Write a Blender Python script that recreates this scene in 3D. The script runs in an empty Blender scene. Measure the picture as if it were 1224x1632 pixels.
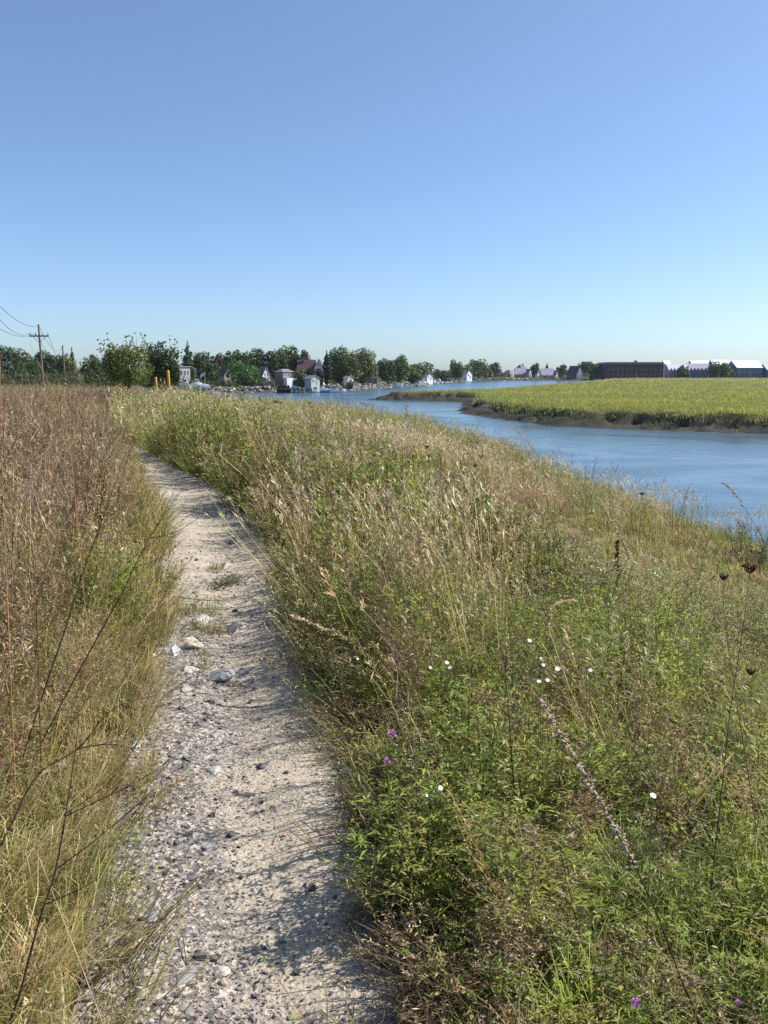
import bpy, math, random
import numpy as np
from mathutils import Vector, Matrix

random.seed(7)
rng = np.random.default_rng(11)
S = bpy.context.scene
COL = S.collection
R = math.radians

# ------------------------------------------------------------------ camera geometry
F = 1321.3
PITCH = math.atan((816 - 593) / F)
EYE = 1.6
CP, SP = math.cos(PITCH), math.sin(PITCH)
WZ = -4.0                      # water level

def ray(u, v):
    a = (u - 612) / F
    b = -(v - 816) / F
    return a, CP + SP * b, -SP + CP * b

def at(u, v, d):
    """the point seen at photo pixel (u, v) at forward distance d"""
    a, y, z = ray(u, v)
    t = d / y
    return Vector((a * t, d, EYE + z * t))

def plane_at(u, v, z):
    a, y, zz = ray(u, v)
    t = (z - EYE) / zz
    return a * t, y * t

# ------------------------------------------------------------------ noise
def _hash(xi, yi, seed):
    h = (xi * 374761393 + yi * 668265263 + seed * 1442695041) & 0xFFFFFFFF
    h = ((h ^ (h >> 13)) * 1274126177) & 0xFFFFFFFF
    return ((h ^ (h >> 16)) & 0xFFFFFF) / float(0xFFFFFF)

def vnoise(x, y, seed=0):
    x = np.asarray(x, float); y = np.asarray(y, float)
    xf, yf = np.floor(x), np.floor(y)
    xi, yi = xf.astype(np.int64), yf.astype(np.int64)
    fx, fy = x - xf, y - yf
    fx = fx * fx * (3 - 2 * fx); fy = fy * fy * (3 - 2 * fy)
    a = _hash(xi, yi, seed); b = _hash(xi + 1, yi, seed)
    c = _hash(xi, yi + 1, seed); d = _hash(xi + 1, yi + 1, seed)
    return (a * (1 - fx) + b * fx) * (1 - fy) + (c * (1 - fx) + d * fx) * fy

def fbm(x, y, seed=0, oct=4):
    s = 0.0; amp = 0.5; f = 1.0
    for k in range(oct):
        s = s + amp * (vnoise(np.asarray(x) * f, np.asarray(y) * f, seed + k * 17) - 0.5)
        amp *= 0.5; f *= 2.03
    return s

def sstep(a, b, x):
    t = np.clip((np.asarray(x, float) - a) / (b - a), 0, 1)
    return t * t * (3 - 2 * t)

# ------------------------------------------------------------------ terrain
PE = [(1632, 140, 640), (1500, 150, 612), (1400, 165, 592), (1300, 188, 572), (1200, 213, 553), (1100, 235, 520),
      (1050, 247, 500), (1000, 254, 482), (950, 258, 467), (900, 262, 455), (860, 266, 436), (830, 262, 412),
      (800, 248, 378), (770, 232, 338), (750, 222, 292), (735, 208, 262), (720, 196, 238)]
_py, _pl, _pr = [], [], []
for v, a, b in PE:
    xl, yl = plane_at(a, v, 0); xr, yr = plane_at(b, v, 0)
    _py.append(yl); _pl.append(xl); _pr.append(xr)
_py = [-3.0] + _py + [20.5, 27.0, 38.0, 60.0, 90.0]
_pl = [_pl[0] - .02] + _pl + [_pl[-1] - 1.6, _pl[-1] - 3.6, _pl[-1] - 6.8, _pl[-1] - 12.0, _pl[-1] - 16.0]
_pr = [_pr[0] - .02] + _pr + [_pl[-5] + .05, _pl[-4], _pl[-3], _pl[-2], _pl[-1]]
_py, _pl, _pr = map(np.array, (_py, _pl, _pr))
def xl_(y): return np.interp(y, _py, _pl)
def xr_(y): return np.interp(y, _py, _pr)
def xp_(y): return 0.5 * (xl_(y) + xr_(y))

_cy = np.array([-60, -5, 5, 11, 15, 21, 30, 44, 67, 85, 110, 160, 215, 260, 400], float)
_cx = np.array([7.0, 6.6, 6.3, 5.5, 4.9, 4.1, 3.0, 1.0, -9, -20, -30, -60, -90, -150, -400], float)
def xc_(y): return np.interp(y, _cy, _cx)
def xcs_(y):
    y = np.asarray(y, float)
    sl = (xc_(y + 3) - xc_(y - 3)) / 6.0
    return 1 / np.sqrt(1 + sl * sl)
def crest_t(x, y):
    return (np.asarray(x, float) - xc_(y)) * xcs_(y)

FAR = [(-3000, 190), (-400, 205), (-60, 222), (-30, 231), (-11.8, 264), (-1.8, 296), (12.7, 336), (36, 462), (58, 544),
       (108, 572), (200, 590), (3000, 660), (3000, 3200), (-3000, 3200)]
MARSH = [(400, 60), (60, 62), (34.6, 74.7), (28, 78.7), (24, 82), (16.9, 86), (13, 98.6), (10.1, 121), (14.5, 160),
         (6, 164), (-4.5, 169), (5, 181), (21.5, 193), (53, 282), (110, 430), (145, 545), (420, 575)]

def sdf(poly, x, y):
    """signed distance to a polygon, positive inside"""
    x = np.asarray(x, float); y = np.asarray(y, float)
    d2 = np.full(x.shape, 1e18); ins = np.zeros(x.shape, bool)
    n = len(poly)
    for i in range(n):
        ax, ay = poly[i]; bx, by = poly[(i + 1) % n]
        ex, ey = bx - ax, by - ay
        t = np.clip(((x - ax) * ex + (y - ay) * ey) / (ex * ex + ey * ey), 0, 1)
        d2 = np.minimum(d2, (x - ax - t * ex) ** 2 + (y - ay - t * ey) ** 2)
        c = (ay > y) != (by > y)
        if ey != 0:
            ins ^= c & (x < ex * (y - ay) / ey + ax)
    return np.where(ins, 1, -1) * np.sqrt(d2)

def z_land(x, y):
    x = np.asarray(x, float); y = np.asarray(y, float)
    b = -sstep(18, 95, y) * 1.0
    xp, xc = xp_(y), xc_(y)
    q = (x - xp) / np.maximum(xc - xp, 0.5)
    cd = 1.15 - 0.80 * sstep(24, 60, y)
    z = b - cd * sstep(0.12, 1.0, q)
    z = z + 0.10 * fbm(x / 2.3, y / 2.3, 3) + 0.03 * fbm(x / .4, y / .4, 5)
    z = z + 0.07 * sstep(0.3, 1.2, xl_(y) - x)
    inp = sstep(-0.12, 0.05, x - xl_(y)) * sstep(-0.12, 0.05, xr_(y) - x) * (y < 19.5)
    z = z * (1 - inp) + inp * (b - 0.07)
    t = crest_t(x, y)
    z = z + (-4.9 - z) * sstep(0, 7.5, t)
    return z

def z_marsh(x, y, d=None):
    x = np.asarray(x, float); y = np.asarray(y, float)
    if d is None: d = sdf(MARSH, x, y)
    d = d + 2.2 * fbm(x / 5, y / 5, 21) + 0.8 * fbm(x / 1.1, y / 1.1, 23)
    mud = -4.9 + 0.9 * sstep(-2.5, 0, d) + 0.75 * sstep(0, 3.2, d) + 0.95 * sstep(3.2, 4.1, d)
    mud = mud + (0.5 * fbm(x / 1.6, y / 1.0, 29) - .5 * np.maximum(0, .11 - np.abs(fbm(x / 3.1, y / 2.2, 33))) / .11) * sstep(-1, 1, d) * (1 - sstep(4, 6, d))
    mud = mud + 0.25 * fbm(x / 9, y / 9, 31) * sstep(4, 10, d)
    return mud

def z_far(x, y):
    d = sdf(FAR, x, y)
    d = d + 3.0 * fbm(np.asarray(x) / 9, np.asarray(y) / 9, 41)
    return -4.9 + 0.9 * sstep(-3, 0, d) + 1.5 * sstep(0, 4, d) + 0.9 * sstep(4, 40, d) + 0.4 * sstep(40, 400, d)

def z_all(x, y):
    return np.maximum(np.maximum(z_land(x, y), z_far(x, y)), z_marsh(x, y))

def zg(x, y):
    return float(z_all(np.array([x]), np.array([y]))[0])

def ground_at(u, v):
    a, yy, zz = ray(u, v)
    ts = np.concatenate([np.linspace(1, 30, 1500), np.linspace(30, 700, 3000)])
    h = z_land(a * ts, yy * ts)
    k = np.argmax(EYE + zz * ts < h)
    return Vector((a * ts[k], yy * ts[k], float(h[k])))

# ------------------------------------------------------------------ object helpers
def tag(o, label=None, cat=None, group=None, kind=None):
    if label: o['label'] = label
    if cat: o['category'] = cat
    if group: o['group'] = group
    if kind: o['kind'] = kind
    return o

def empty(name, loc, rz=0):
    o = bpy.data.objects.new(name, None); COL.objects.link(o)
    o.empty_display_size = 0.2
    o.location = loc; o.rotation_euler = (0, 0, rz)
    return o

class MB:
    """collects faces with a material slot and builds one mesh"""
    def __init__(s): s.v = []; s.f = []; s.m = []
    def add(s, vs, fs, m=0):
        o = len(s.v); s.v += [tuple(p) for p in vs]
        for f in fs: s.f.append(tuple(i + o for i in f)); s.m.append(m)
        return s
    def box(s, x0, x1, y0, y1, z0, z1, m=0):
        vs = [(x0, y0, z0), (x1, y0, z0), (x1, y1, z0), (x0, y1, z0), (x0, y0, z1), (x1, y0, z1), (x1, y1, z1), (x0, y1, z1)]
        return s.add(vs, [(3, 2, 1, 0), (4, 5, 6, 7), (0, 1, 5, 4), (1, 2, 6, 5), (2, 3, 7, 6), (3, 0, 4, 7)], m)
    def tube(s, pts, radii, sides=6, m=0, cap=True):
        pts = [Vector(p) for p in pts]; n = len(pts); vs = []; fs = []
        for i, p in enumerate(pts):
            d = (pts[min(i + 1, n - 1)] - pts[max(i - 1, 0)])
            if d.length < 1e-9: d = Vector((0, 0, 1))
            d.normalize()
            a = d.orthogonal().normalized() if abs(d.z) > .9 else d.cross(Vector((0, 0, 1))).normalized()
            if abs(d.z) > .9:
                a = (Vector((1, 0, 0)) - d * d.x).normalized()
            b = d.cross(a)
            r = radii[i] if hasattr(radii, '__len__') else radii
            for k in range(sides):
                t = 2 * math.pi * k / sides
                vs.append(p + a * (r * math.cos(t)) + b * (r * math.sin(t)))
        for i in range(n - 1):
            for k in range(sides):
                k2 = (k + 1) % sides
                fs.append((i * sides + k, i * sides + k2, (i + 1) * sides + k2, (i + 1) * sides + k))
        if cap:
            fs.append(tuple(range(sides))[::-1]); fs.append(tuple((n - 1) * sides + k for k in range(sides)))
        return s.add(vs, fs, m)
    def prism(s, poly, y0, y1, m=0):
        """poly in (x, z), extruded along y"""
        n = len(poly)
        vs = [(x, y0, z) for x, z in poly] + [(x, y1, z) for x, z in poly]
        fs = [tuple(range(n)), tuple(range(2 * n - 1, n - 1, -1))]
        for i in range(n):
            j = (i + 1) % n; fs.append((j, i, i + n, j + n))
        return s.add(vs, fs, m)
    def build(s, name, mats, parent=None, loc=None, smooth=False):
        me = bpy.data.meshes.new(name); me.from_pydata(s.v, [], s.f)
        for m in (mats if isinstance(mats, (list, tuple)) else [mats]): me.materials.append(m)
        if any(s.m): me.polygons.foreach_set('material_index', s.m)
        if smooth: me.polygons.foreach_set('use_smooth', [True] * len(s.f))
        me.update()
        o = bpy.data.objects.new(name, me); COL.objects.link(o)
        if parent is not None: o.parent = parent
        if loc is not None: o.location = loc
        return o

def np_mesh(name, V, Q, mat, colors=None, parent=None, smooth=False, loc=None):
    V = np.asarray(V, np.float32); Q = np.asarray(Q, np.int32)
    me = bpy.data.meshes.new(name)
    me.vertices.add(len(V)); me.vertices.foreach_set('co', V.ravel())
    n = len(Q); k = Q.shape[1]
    me.loops.add(n * k); me.loops.foreach_set('vertex_index', Q.ravel())
    me.polygons.add(n); me.polygons.foreach_set('loop_start', np.arange(0, n * k, k, dtype=np.int32))
    me.polygons.foreach_set('loop_total', np.full(n, k, np.int32))
    if smooth: me.polygons.foreach_set('use_smooth', np.ones(n, bool))
    if colors is not None:
        c = np.ones((len(V), 4), np.float32); c[:, :3] = colors
        at_ = me.attributes.new('Tint', 'FLOAT_COLOR', 'POINT'); at_.data.foreach_set('color', c.ravel())
    me.materials.append(mat)
    me.update(calc_edges=True)
    o = bpy.data.objects.new(name, me); COL.objects.link(o)
    if parent is not None: o.parent = parent
    if loc is not None: o.location = loc
    return o

# ------------------------------------------------------------------ materials
def new_mat(name):
    m = bpy.data.materials.new(name); m.use_nodes = True
    nt = m.node_tree
    b = nt.nodes['Principled BSDF']; out = nt.nodes['Material Output']
    return m, nt, b, out

def nd(nt, typ, **kw):
    n = nt.nodes.new(typ)
    for k, v in kw.items(): setattr(n, k, v)
    return n

def mixc(nt, fac, a, b, typ='MIX'):
    n = nt.nodes.new('ShaderNodeMix'); n.data_type = 'RGBA'; n.blend_type = typ
    for sock, val in ((n.inputs[0], fac), (n.inputs[6], a), (n.inputs[7], b)):
        if hasattr(val, 'is_linked') or hasattr(val, 'links'): nt.links.new(val, sock)
        elif isinstance(val, (int, float)): sock.default_value = val
        else: sock.default_value = (*val, 1)
    return n.outputs[2]

def noise(nt, scale, detail=4, rough=.55, vec=None, dist=0):
    n = nt.nodes.new('ShaderNodeTexNoise'); n.inputs['Scale'].default_value = scale
    n.inputs['Detail'].default_value = detail; n.inputs['Roughness'].default_value = rough
    n.inputs['Distortion'].default_value = dist
    if vec is not None: nt.links.new(vec, n.inputs['Vector'])
    return n.outputs['Fac']

def ramp(nt, fac, *stops):
    n = nt.nodes.new('ShaderNodeValToRGB'); el = n.color_ramp.elements
    while len(el) < len(stops): el.new(0.5)
    for e, (p, c) in zip(el, stops):
        e.position = p; e.color = (*c, 1) if hasattr(c, '__len__') else (c, c, c, 1)
    nt.links.new(fac, n.inputs[0])
    return n.outputs[0]

def geo_pos(nt): return nt.nodes.new('ShaderNodeNewGeometry').outputs['Position']
def obj_pos(nt): return nt.nodes.new('ShaderNodeTexCoord').outputs['Object']

def bump(nt, h, b, strength=.5, dist=.01):
    n = nt.nodes.new('ShaderNodeBump'); n.inputs['Strength'].default_value = strength
    n.inputs['Distance'].default_value = dist
    nt.links.new(h, n.inputs['Height']); nt.links.new(n.outputs[0], b.inputs['Normal'])

def plant_mat(name, trans=.3, rough=.5, spec=.35, wear=True):
    m, nt, b, out = new_mat(name)
    a = nd(nt, 'ShaderNodeAttribute', attribute_name='Tint')
    col = a.outputs['Color']
    if wear:
        col = mixc(nt, ramp(nt, noise(nt, 35, 2, vec=geo_pos(nt)), (.3, .78), (.7, 1.18)), (0, 0, 0), col)
        # plain multiply of the plant's own colour by a fine mottling
    nt.links.new(col, b.inputs['Base Color'])
    b.inputs['Roughness'].default_value = rough; b.inputs['Specular IOR Level'].default_value = spec
    t = nd(nt, 'ShaderNodeBsdfTranslucent'); nt.links.new(col, t.inputs[0])
    mx = nd(nt, 'ShaderNodeMixShader'); mx.inputs[0].default_value = trans
    nt.links.new(b.outputs[0], mx.inputs[1]); nt.links.new(t.outputs[0], mx.inputs[2])
    nt.links.new(mx.outputs[0], out.inputs[0])
    return m

def mott(name, c, var=.25, scale=3.0, rough=.7, spec=.3, metal=0, bmp=0, bscale=None, coord='obj'):
    """a painted / stone / wood surface with uneven tone"""
    m, nt, b, out = new_mat(name)
    p = obj_pos(nt) if coord == 'obj' else geo_pos(nt)
    n = noise(nt, scale, 5, .6, p)
    lo = tuple(x * (1 - var) for x in c); hi = tuple(min(1, x * (1 + var)) for x in c)
    nt.links.new(ramp(nt, n, (.3, lo), (.7, hi)), b.inputs['Base Color'])
    b.inputs['Roughness'].default_value = rough; b.inputs['Specular IOR Level'].default_value = spec
    b.inputs['Metallic'].default_value = metal
    if bmp: bump(nt, noise(nt, bscale or scale * 6, 4, .6, p), b, .6, bmp)
    return m

def stripes(name, c, c2, axis, scale, rough=.7):
    """clapboards, shingle courses or roof sheets: fine darker lines in the colour"""
    m, nt, b, out = new_mat(name)
    w = nd(nt, 'ShaderNodeTexWave'); w.wave_type = 'BANDS'; w.bands_direction = axis
    w.inputs['Scale'].default_value = scale; w.inputs['Distortion'].default_value = .4
    nt.links.new(obj_pos(nt), w.inputs['Vector'])
    n = noise(nt, 1.3, 4, .6, obj_pos(nt))
    base = mixc(nt, n, c, c2)
    col = mixc(nt, ramp(nt, w.outputs['Fac'], (.0, .35), (.25, 0.0)), base, tuple(x * .6 for x in c))
    nt.links.new(col, b.inputs['Base Color']); b.inputs['Roughness'].default_value = rough
    return m

M = {}
M['leaf'] = plant_mat('plant_leaf', .45)
M['stalk'] = plant_mat('plant_dry', .25, .6, .2)
M['crown'] = plant_mat('tree_leaf', .22, .55, .25, wear=False)
M['marsh'] = plant_mat('cordgrass', .42, .55, .25, wear=False)
M['bark'] = mott('bark', (.11, .085, .06), .35, 4, .9, .1, bmp=.02)
M['dark_stem'] = mott('dark_stem', (.045, .028, .022), .35, 25, .7, .2)
M['red_stem'] = mott('red_stem', (.16, .065, .03), .35, 25, .7, .2)
M['orange_stem'] = mott('orange_stem', (.42, .20, .07), .3, 25, .7, .2)
M['straw_stem'] = mott('straw_stem', (.50, .38, .22), .3, 25, .7, .2)
M['seed_brown'] = mott('seed_brown', (.075, .035, .028), .45, 60, .85, .1)
M['seed_pale'] = mott('seed_pale', (.44, .33, .25), .45, 60, .85, .1)
M['petal_white'] = mott('petal_white', (.85, .85, .82), .06, 40, .6, .2)
M['petal_pink'] = mott('petal_pink', (.50, .22, .42), .25, 60, .6, .2)
M['petal_yellow'] = mott('disc_yellow', (.65, .42, .05), .2, 60, .6, .2)
M['leaf_plain'] = mott('leaf_plain', (.10, .17, .04), .35, 30, .5, .35)

# --- ground soil under the plants, bank and far shore
m, nt, b, out = new_mat('ground_soil'); M['ground'] = m
p = geo_pos(nt)
n1 = noise(nt, 1.2, 5, .6, p); n2 = noise(nt, 14, 5, .65, p)
soil = mixc(nt, n2, (.055, .042, .026), (.17, .13, .075))
veg = mixc(nt, noise(nt, 9, 5, .7, p), (.05, .065, .02), (.15, .15, .055))
c = mixc(nt, ramp(nt, n1, (.42, 0.0), (.56, 1.0)), soil, veg)
sx = nd(nt, 'ShaderNodeSeparateXYZ'); nt.links.new(p, sx.inputs[0])
mudf = nd(nt, 'ShaderNodeMapRange'); mudf.inputs[1].default_value = -2.5; mudf.inputs[2].default_value = -3.3
nt.links.new(sx.outputs[2], mudf.inputs[0])
mud = mixc(nt, noise(nt, 1.6, 6, .7, p), (.016, .015, .014), (.085, .075, .063))
c = mixc(nt, mudf.outputs[0], c, mud)
nt.links.new(c, b.inputs['Base Color']); b.inputs['Roughness'].default_value = .9; b.inputs['Specular IOR Level'].default_value = .15
bump(nt, n2, b, .7, .03)

# --- sandy, gravelly path
m, nt, b, out = new_mat('path_sand'); M['path'] = m
p = geo_pos(nt)
n1 = noise(nt, 1.6, 4, .6, p); n2 = noise(nt, 60, 4, .7, p); n3 = noise(nt, 320, 3, .7, p)
sand = mixc(nt, n1, (.44, .375, .275), (.60, .52, .405))
sand = mixc(nt, ramp(nt, n2, (.35, .45), (.6, 0.0)), sand, (.22, .19, .165))
sand = mixc(nt, ramp(nt, n3, (.36, .8), (.47, 0.0)), sand, (.12, .11, .10))
sand = mixc(nt, ramp(nt, n3, (.58, 0.0), (.68, .7)), sand, (.60, .56, .50))
vor = nd(nt, 'ShaderNodeTexVoronoi'); vor.inputs['Scale'].default_value = 75
nt.links.new(p, vor.inputs['Vector'])
vbw = nd(nt, 'ShaderNodeRGBToBW'); nt.links.new(vor.outputs['Color'], vbw.inputs[0])
grit = ramp(nt, vbw.outputs[0], (.15, (.07, .066, .066)), (.42, (.19, .178, .17)), (.65, (.34, .30, .25)), (.92, (.55, .50, .44)))
a = nd(nt, 'ShaderNodeAttribute', attribute_name='Tint')
gsep = nd(nt, 'ShaderNodeSeparateColor'); nt.links.new(a.outputs['Color'], gsep.inputs[0])
gm = nd(nt, 'ShaderNodeMath', operation='MULTIPLY'); nt.links.new(gsep.outputs[0], gm.inputs[0]); gm.inputs[1].default_value = .92
c = mixc(nt, gm.outputs[0], sand, grit)
nt.links.new(c, b.inputs['Base Color']); b.inputs['Roughness'].default_value = .95; b.inputs['Specular IOR Level'].default_value = .1
hsum = nd(nt, 'ShaderNodeMath', operation='ADD'); nt.links.new(n2, hsum.inputs[0]); nt.links.new(vor.outputs['Distance'], hsum.inputs[1])
bump(nt, hsum.outputs[0], b, .55, .006)

# --- pebbles / stones: Tint per pebble
m, nt, b, out = new_mat('pebble'); M['pebble'] = m
a = nd(nt, 'ShaderNodeAttribute', attribute_name='Tint')
nn = noise(nt, 140, 4, .7, geo_pos(nt))
nt.links.new(mixc(nt, ramp(nt, nn, (.35, .7), (.65, 1.2)), (0, 0, 0), a.outputs['Color']), b.inputs['Base Color'])
b.inputs['Roughness'].default_value = .85; b.inputs['Specular IOR Level'].default_value = .2

def stone_mat(name, c, c2):
    m, nt, b, out = new_mat(name); p = obj_pos(nt)
    n1 = noise(nt, 22, 6, .7, p); n2 = noise(nt, 120, 4, .7, p)
    col = mixc(nt, ramp(nt, n1, (.38, 0.0), (.62, 1.0)), c, c2)
    col = mixc(nt, ramp(nt, n2, (.3, .5), (.5, 0.0)), col, tuple(x * .45 for x in c))
    nt.links.new(col, b.inputs['Base Color']); b.inputs['Roughness'].default_value = .9
    b.inputs['Specular IOR Level'].default_value = .2
    bump(nt, n1, b, .6, .012)
    return m

# --- water
m, nt, b, out = new_mat('river_water'); M['water'] = m
p = geo_pos(nt)
mp = nd(nt, 'ShaderNodeMapping'); mp.inputs['Scale'].default_value = (1, 1.6, 1); nt.links.new(p, mp.inputs[0])
w1 = noise(nt, .35, 3, .5, mp.outputs[0], .6); w2 = noise(nt, 1.4, 2, .5, mp.outputs[0], .4)
wm = nd(nt, 'ShaderNodeMath', operation='MULTIPLY_ADD'); nt.links.new(w2, wm.inputs[0]); wm.inputs[1].default_value = .2; nt.links.new(w1, wm.inputs[2])
b.inputs['Base Color'].default_value = (.065, .12, .165, 1); b.inputs['IOR'].default_value = 1.33
big = noise(nt, .045, 3, .55, mp.outputs[0], 1.5)
nt.links.new(ramp(nt, big, (.42, .16), (.6, .30)), b.inputs['Roughness'])
bn = nd(nt, 'ShaderNodeBump'); bn.inputs['Distance'].default_value = .35
nt.links.new(wm.outputs[0], bn.inputs['Height']); nt.links.new(ramp(nt, big, (.40, .10), (.6, .26)), bn.inputs['Strength'])
nt.links.new(bn.outputs[0], b.inputs['Normal'])
# ------------------------------------------------------------------ ground sheet, path, water, marsh
def polar_grid(radii, angs):
    rr, aa = np.meshgrid(radii, angs, indexing='ij')
    X = rr * np.sin(aa); Y = rr * np.cos(aa)
    nr, na = rr.shape
    i = np.arange(nr - 1)[:, None] * na + np.arange(na - 1)[None, :]
    Q = np.stack([i, i + 1, i + na + 1, i + na], -1).reshape(-1, 4)[:, ::-1]
    return X.ravel(), Y.ravel(), Q

PATCH = (-9, 100, 58, 192)
rad = [0.25]
while rad[-1] < 3000: rad.append(rad[-1] * 1.024 + .002)
ang = np.concatenate([np.linspace(-115, -40, 60, endpoint=False), np.linspace(-40, 40, 420), np.linspace(40, 115, 61)[1:]])
X, Y, Q = polar_grid(np.array(rad), np.radians(ang))
Z = z_all(X, Y)
inpatch = sstep(PATCH[0], PATCH[0] + 3, X) * sstep(PATCH[2], PATCH[2] + 3, Y) * (1 - sstep(PATCH[3] - 3, PATCH[3], Y)) * (1 - sstep(PATCH[1] - 3, PATCH[1], X))
Z = Z - 0.7 * inpatch * (Y > 60)
ground = np_mesh('ground', np.stack([X, Y, Z], 1), Q, M['ground'], smooth=True)
tag(ground, kind='structure')

gx = np.arange(PATCH[0], PATCH[1] + .1, .45); gy = np.arange(PATCH[2], PATCH[3] + .1, .45)
XX, YY = np.meshgrid(gx, gy, indexing='ij'); nx, ny = XX.shape
ZZ = z_marsh(XX.ravel(), YY.ravel())
i = np.arange(nx - 1)[:, None] * ny + np.arange(ny - 1)[None, :]
Qm = np.stack([i, i + ny, i + ny + 1, i + 1], -1).reshape(-1, 4)
mudbank = np_mesh('mud_bank', np.stack([XX.ravel(), YY.ravel(), ZZ], 1), Qm, M['ground'], smooth=True)
tag(mudbank, kind='structure')

X, Y, Qw = polar_grid(np.array([4, 20, 60, 120, 250, 500, 1000, 3000.]), np.radians(np.linspace(-100, 100, 81)))
river = np_mesh('river', np.stack([X, Y, np.full(len(X), WZ)], 1), Qw, M['water'])
tag(river, kind='structure')

# path: a fine strip with real hollows
ys = [0.35]
while ys[-1] < 19.6: ys.append(ys[-1] + .011 * max(1, ys[-1] / 1.6))
ys = np.array(ys); us = np.linspace(-.16, 1.16, 84)
UU, YY = np.meshgrid(us, ys, indexing='ij')
XX = xl_(YY) + UU * (xr_(YY) - xl_(YY))
edge = np.minimum(UU, 1 - UU)
bz = -sstep(18, 95, YY) * 1.0
def path_z(x, y, u):
    bz = -sstep(18, 95, y) * 1.0
    e = np.minimum(u, 1 - u)
    z = bz - .005 - 0.028 * sstep(0.18, .5, e) * (.6 + .8 * vnoise(x * 1.3, y * .8, 51))
    z = z + .022 * fbm(x / .22, y / .22, 53, 4) + .010 * fbm(x / .045, y / .045, 57, 2)
    z = z - .13 * (1 - sstep(-.16, -.02 , e + .10 * fbm(x / .15, y / .15, 59, 3)))
    return z
ZZ = path_z(XX, YY, UU)
grav = np.clip((1 - sstep(.30, .62, UU + .35 * fbm(XX / .35, YY / .5, 61))) * (1 - .75 * sstep(4.2, 7, YY)) + .55 * sstep(.86, 1.0, UU), 0, 1)
nx, ny = XX.shape
i = np.arange(nx - 1)[:, None] * ny + np.arange(ny - 1)[None, :]
Qp = np.stack([i, i + ny, i + ny + 1, i + 1], -1).reshape(-1, 4)
path = np_mesh('path', np.stack([XX.ravel(), YY.ravel(), ZZ.ravel()], 1), Qp, M['path'], colors=np.repeat(grav.ravel()[:, None], 3, 1), smooth=True)
tag(path, kind='structure')

# ------------------------------------------------------------------ quad templates for plants and pebbles
class T:
    """template: quads, a colour channel (0 leaf, 1 stem, 2 flower) and a tone per vertex"""
    def __init__(s, r): s.v = []; s.q = []; s.c = []; s.m = []; s.r = r
    def quad(s, a, b, c, d, ch, tone=1.0):
        o = len(s.v); s.v += [a, b, c, d]; s.q.append((o, o + 1, o + 2, o + 3)); s.c += [ch] * 4; s.m += [tone] * 4
    def leaf(s, p, d, ln, w, droop=.2, ch=0):
        r = s.r
        d = np.asarray(d, float); d /= np.linalg.norm(d) + 1e-9
        up = np.array([r.normal(0, .5), r.normal(0, .5), 1.0]); side = np.cross(d, up); side /= np.linalg.norm(side) + 1e-9
        p = np.asarray(p, float); mid = p + d * ln * .45; tip = p + d * ln - np.array([0, 0, droop * ln])
        tone = r.uniform(.7, 1.3)
        s.quad(p, mid + side * w * .5, tip, mid - side * w * .5, ch, tone)
    def strip(s, pts, ws, ch, ang=None, tone=None):
        r = s.r; a = r.uniform(0, math.pi) if ang is None else ang
        side = np.array([math.cos(a), math.sin(a), 0]); tone = r.uniform(.75, 1.25) if tone is None else tone
        o = len(s.v)
        for p, w in zip(pts, ws):
            s.v += [np.asarray(p) - side * w * .5, np.asarray(p) + side * w * .5]; s.c += [ch, ch]; s.m += [tone, tone]
        for i in range(len(pts) - 1): s.q.append((o + 2 * i, o + 2 * i + 1, o + 2 * i + 3, o + 2 * i + 2))
    def stem(s, pts, w, ch=1, cross=True):
        n = len(pts); ws = [w * (1 - .75 * i / (n - 1)) for i in range(n)]
        a = s.r.uniform(0, math.pi); t = s.r.uniform(.75, 1.25)
        s.strip(pts, ws, ch, a, t)
        if cross: s.strip(pts, ws, ch, a + math.pi / 2, t)
    def done(s):
        s.v = np.array(s.v, np.float32); s.q = np.array(s.q, np.int32); s.c = np.array(s.c, np.int32); s.m = np.array(s.m, np.float32)
        return s

def curve(r, h, lean, n):
    a = r.uniform(0, 2 * math.pi); k = r.uniform(0, lean)
    return [np.array([math.cos(a) * k * h * (i / n) ** 1.8, math.sin(a) * k * h * (i / n) ** 1.8, h * i / n]) for i in range(n + 1)]

def lerp_path(pts, t):
    f = t * (len(pts) - 1); i = min(int(f), len(pts) - 2); return pts[i] + (pts[i + 1] - pts[i]) * (f - i)

def dirv(r, az, el):
    return np.array([math.cos(az) * math.cos(el), math.sin(az) * math.cos(el), math.sin(el)])

def t_mugwort(r, lod):
    """feathery weed: side shoots crowded with narrow leaves"""
    s = T(r); h = .62
    pts = curve(r, h, .3, 4); s.stem(pts, (.006, .009, .014, .03)[lod], 1, lod < 2)
    nb = (11, 8, 0, 0)[lod]; az = r.uniform(0, 6)
    for i in range(nb):
        t = .2 + .75 * i / nb; az += 2.4 + r.normal(0, .3); p = lerp_path(pts, t)
        el = r.uniform(.4, 1.0); ln = r.uniform(.09, .2) * (1.15 - .6 * t)
        d = dirv(r, az, el); q = [p, p + d * ln * .5, p + d * ln + np.array([0, 0, ln * .15])]
        s.stem(q, (.0035, .006)[min(lod, 1)], 1, False)
        for j in range((10, 4)[lod]):
            u = r.uniform(.1, 1.05); pp = p + d * ln * u
            s.leaf(pp, dirv(r, az + r.normal(0, 1.1), el + r.normal(0, .5)), r.uniform(.022, .045) * (1, 1.7)[lod], (.007, .016)[lod], r.uniform(0, .4))
    for j in range((26, 16, 22, 9)[lod]):
        t = r.uniform(.12, 1.0); p = lerp_path(pts, t)
        k = (1, 1.5, 2.6, 4.4)[lod]
        p = p + np.array([r.normal(0, .05), r.normal(0, .05), 0]) * (0, .3, 1, 1.3)[lod]
        s.leaf(p, dirv(r, r.uniform(0, 6.3), r.uniform(.0, 1.2)), r.uniform(.03, .055) * k, .0075 * k, r.uniform(0, .5))
    return s.done()

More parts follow.
